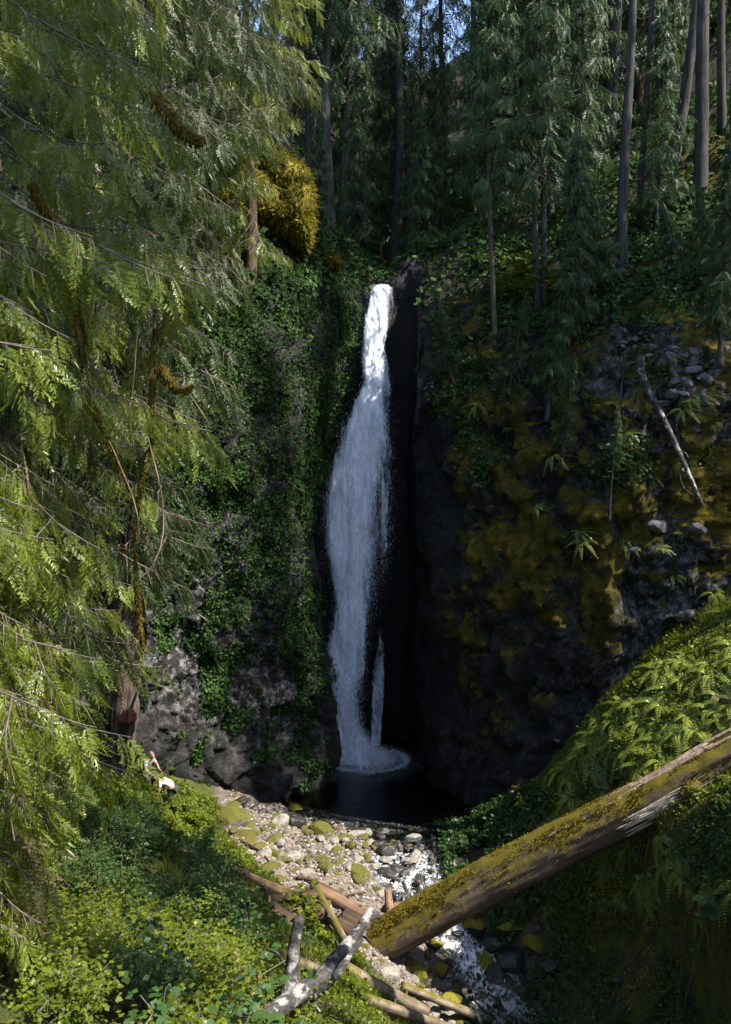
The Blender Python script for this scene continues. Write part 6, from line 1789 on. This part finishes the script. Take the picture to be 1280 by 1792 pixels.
def person(px, py, Y, rz, J, shirt, label, sc=1.0):
    p = P(px, py, Y)
    root = empty("person", (p[0], p[1], gz1(p[0], p[1])), label, "person", None, rz, sc)
    names = list(J); idx = {n: i for i, n in enumerate(names)}
    V_ = [J[n][0] for n in names]; R_ = [J[n][1] for n in names]
    E = [("pelvis", "waist"), ("waist", "chest"), ("chest", "neck"), ("neck", "skull"), ("skull", "crown"), ("skull", "nose")]
    for s in "LR":
        E += [("chest", "shoulder" + s), ("shoulder" + s, "elbow" + s), ("elbow" + s, "wrist" + s), ("wrist" + s, "palm" + s),
              ("pelvis", "hip" + s), ("hip" + s, "knee" + s), ("knee" + s, "ankle" + s), ("ankle" + s, "toe" + s)]
    E = [(idx[a], idx[b]) for a, b in E]
    # five fingers on each hand
    for s in "LR":
        pl = np.array(J["palm" + s][0]); d = unit(pl - np.array(J["wrist" + s][0])); sd_ = unit(np.cross(d, (0, 1, .3)))
        for f in range(5):
            if f == 0: a, b, r = pl - d * .03 + sd_ * .035, pl + d * .01 + sd_ * .07, .010
            else:
                o_ = sd_ * (.03 - .02 * (f - 1)); l = (.075, .085, .08, .06)[f - 1]
                a, b, r = pl + d * .04 + o_, pl + d * (.04 + l) + o_ * 1.1 + np.array((.015, 0, 0)), .0085
            V_ += [a, b]; R_ += [r, r * .8]
            n = len(V_); E += [(idx["palm" + s], n - 2), (n - 2, n - 1)]
    skin_obj("body", V_, E, R_, idx["pelvis"], M_SKIN, root)
    def cloth(nm, chain, edges, m, grow):
        ii = {n: k for k, n in enumerate(chain)}
        rr = [(np.array(J[n][1]) * 1.0 + grow) for n in chain]
        skin_obj(nm, [J[n][0] for n in chain], [(ii[a], ii[b]) for a, b in edges], [tuple(r) if np.ndim(r) else float(r) for r in rr], 0, m, root)
    for s in "LR":
        J["sleeve" + s] = (np.array(J["shoulder" + s][0]) * .35 + np.array(J["elbow" + s][0]) * .65, .05)
        J["cuff" + s] = (np.array(J["knee" + s][0]) * .15 + np.array(J["ankle" + s][0]) * .85, .055)
    cloth("shirt", ["pelvis", "waist", "chest", "shoulderL", "shoulderR", "sleeveL", "sleeveR"], [("pelvis", "waist"), ("waist", "chest"), ("chest", "shoulderL"), ("chest", "shoulderR"), ("shoulderL", "sleeveL"), ("shoulderR", "sleeveR")], shirt, .018)
    cloth("trousers", ["pelvis", "hipL", "hipR", "kneeL", "kneeR", "cuffL", "cuffR"], [("pelvis", "hipL"), ("pelvis", "hipR"), ("hipL", "kneeL"), ("hipR", "kneeR"), ("kneeL", "cuffL"), ("kneeR", "cuffR")], M_DARKCLOTH, .024)
    sk, cr, ns = (np.array(J[n][0]) for n in ("skull", "crown", "nose"))
    fwd = unit(ns - sk); upv = unit(cr - sk); sdv = np.cross(fwd, upv)
    v, f = blob(1, 3, 3, .10, (1, 1, 1), 2.5)
    c = sk + upv * .055 - fwd * .03
    B = np.stack((fwd, sdv, upv), 1)
    vv = (v * np.array((.108, .092, .10))) @ B.T + c
    MB().add(vv, None, f).build("hair", M_HAIR, root, True)
    for s in (-1, 1):
        v2, f2 = blob(.013, 5, 2, .0)
        MB().add(v2 + sk + fwd * .088 + sdv * s * .033 + upv * .012, None, f2).build("eye", M_EYE, root, True)
        MB().add((v2 * np.array((1.2, .6, 2.2))) @ B.T + sk + sdv * s * .088 - upv * .005, None, f2).build("ear", M_SKIN, root, True)
    mv, mf = blob(.012, 6, 2, .0)
    MB().add((mv * np.array((.6, 2, .5))) @ B.T + sk + fwd * .088 - upv * .05, None, mf).build("mouth", M_REDROT, root, True)
    return root
# figures face +x in their own frame
bend = {  # bent forward, back arched, arms hanging to the ground plants
    "pelvis": ((-.10, 0, .95), (.15, .12)), "waist": ((.02, 0, 1.14), (.135, .115)), "chest": ((.26, 0, 1.26), (.16, .13)), "neck": ((.42, 0, 1.24), .058), "skull": ((.52, 0, 1.22), (.095, .085)), "crown": ((.55, 0, 1.30), (.08, .08)), "nose": ((.60, 0, 1.16), .022),
    "shoulderL": ((.30, .19, 1.21), .062), "elbowL": ((.34, .24, .93), .045), "wristL": ((.42, .22, .70), .032), "palmL": ((.45, .21, .62), (.04, .02)),
    "shoulderR": ((.30, -.19, 1.21), .062), "elbowR": ((.30, -.25, .92), .045), "wristR": ((.38, -.24, .68), .032), "palmR": ((.41, -.23, .60), (.04, .02)),
    "hipL": ((-.10, .09, .90), .10), "kneeL": ((.05, .11, .50), .065), "ankleL": ((-.08, .11, .09), .042), "toeL": ((.12, .12, .04), .036),
    "hipR": ((-.10, -.09, .90), .10), "kneeR": ((.10, -.11, .51), .065), "ankleR": ((.0, -.11, .09), .042), "toeR": ((.2, -.12, .04), .036)}
crouch = {  # half crouched, leaning on one knee, looking down
    "pelvis": ((-.12, 0, .72), (.15, .12)), "waist": ((-.02, 0, .92), (.135, .115)), "chest": ((.12, 0, 1.12), (.16, .13)), "neck": ((.22, 0, 1.26), .058), "skull": ((.29, 0, 1.34), (.095, .085)), "crown": ((.28, 0, 1.44), (.08, .08)), "nose": ((.40, 0, 1.31), .022),
    "shoulderL": ((.14, .19, 1.12), .062), "elbowL": ((.26, .27, .90), .045), "wristL": ((.42, .20, .80), .032), "palmL": ((.50, .18, .77), (.04, .02)),
    "shoulderR": ((.14, -.19, 1.12), .062), "elbowR": ((.24, -.28, .88), .045), "wristR": ((.42, -.22, .74), .032), "palmR": ((.50, -.20, .70), (.04, .02)),
    "hipL": ((-.12, .09, .68), .10), "kneeL": ((.24, .13, .50), .065), "ankleL": ((.0, .13, .09), .042), "toeL": ((.2, .14, .04), .036),
    "hipR": ((-.12, -.09, .68), .10), "kneeR": ((.20, -.13, .46), .065), "ankleR": ((-.06, -.13, .09), .042), "toeR": ((.14, -.14, .04), .036)}
person(298, 1358, 29.3, pi * .96, bend, M_WHITESHIRT, "hiker in a white shirt bending over with back arched in the sunlit shrubs")
person(258, 1352, 29.5, pi * -.18, crouch, M_GREYSHIRT, "hiker in a grey patterned shirt stooping to the left of the white-shirted one")
# ------------------------------------------------------------------ labels of the repeats: told apart by size, tone and nearest landmark
bpy.context.view_layer.update()
MARKS = [("the pale stump", (410, 1700)), ("the dead branch's fork", (510, 1760)), ("the log jam", (540, 1600)), ("the hikers", (268, 1335)), ("the largest pale boulder", (630, 1532)), ("the pool's left shore", (500, 1430)),
         ("the white riffle", (690, 1545)), ("the barkless logs", (450, 1560)), ("the log's broken end", (640, 1670)), ("the lower pool", (850, 1720)), ("the burl", (1190, 1360)), ("the torn wood", (1130, 1410)),
         ("the dark stump", (210, 1290)), ("the long half-mossy boulder", (402, 1436)), ("the right edge", (1270, 1300)), ("the fern slope's dark edge", (1015, 1290)), ("the fern slope's middle", (1120, 1235)), ("the dark broken limb", (1250, 1215)), ("the fern slope's top", (1180, 1130)), ("the dead ferns", (340, 1690)), ("the sapling", (540, 1580)), ("the lower right corner", (1250, 1720)), ("the lower left corner", (60, 1740)), ("the mossy fragment", (910, 1375)),
         ("the scree slab", (1206, 645)), ("the bleached pole's top", (1120, 630)), ("the log's upper end", (1270, 1320)), ("the shaded bank", (1000, 1600)), ("the falls lip", (665, 505)), ("the sunlit cedar trunk", (575, 250)),
         ("the tall bare grey trunk", (1090, 250)), ("the leaning dark trunk", (1195, 200)), ("the golden outcrop", (470, 330)), ("the double-trunked cedar", (935, 450)), ("the thick trunk behind the cedars", (892, 150)), ("the sky gap", (800, 40)), ("the top left corner", (60, 60)), ("the hollow", (220, 1460)), ("the middle of the foreground bank", (260, 1620))]
def relation(px, py):
    best = min(MARKS, key=lambda m: (m[1][0] - px) ** 2 + (m[1][1] - py) ** 2)
    dx, dy = px - best[1][0], py - best[1][1]
    if abs(dx) + abs(dy) < 14: return "at " + best[0]
    if abs(dx) > 1.3 * abs(dy): return ("right of " if dx > 0 else "left of ") + best[0]
    if abs(dy) > 1.3 * abs(dx): return ("below " if dy > 0 else "above ") + best[0]
    return (("lower " if dy > 0 else "upper ") + ("right of " if dx > 0 else "left of ")) + best[0]
ORD = "first second third fourth fifth sixth seventh eighth ninth tenth eleventh twelfth thirteenth fourteenth fifteenth sixteenth seventeenth eighteenth nineteenth twentieth".split()
from collections import defaultdict
def tree_label(o):
    px, py, d = project(np.array(o.location) + np.array((0, 0, 5.0)))
    t = o.data is None
    depth = "far off" if d > 76 else ("set back" if d > 60 else "nearer")
    return depth, relation(float(px), float(np.clip(py, 0, 1792)))
groups = defaultdict(list)
for o, base in LABELQ:
    px, py, d = project(np.array(o.location))
    groups[base + " " + relation(float(px), float(py))].append((float(px), o))
for o, base in FOREST:
    if base and "forest" in base:
        dp, rel = tree_label(o)
        px, py, d = project(np.array(o.location))
        groups[dp + " dark conifer standing " + rel].append((float(px), o))
    elif base:
        groups[base].append((float(project(np.array(o.location))[0]), o))
for base, lst in groups.items():
    lst.sort(key=lambda a: a[0])
    if len(lst) == 1:
        lst[0][1]['label'] = base
        continue
    for k_, (px, o) in enumerate(lst):
        if k_ == 0: o['label'] = "leftmost " + base
        elif k_ == len(lst) - 1: o['label'] = "rightmost " + base
        else: o['label'] = (ORD[k_] if k_ < 20 else "inner") + " from left, " + base
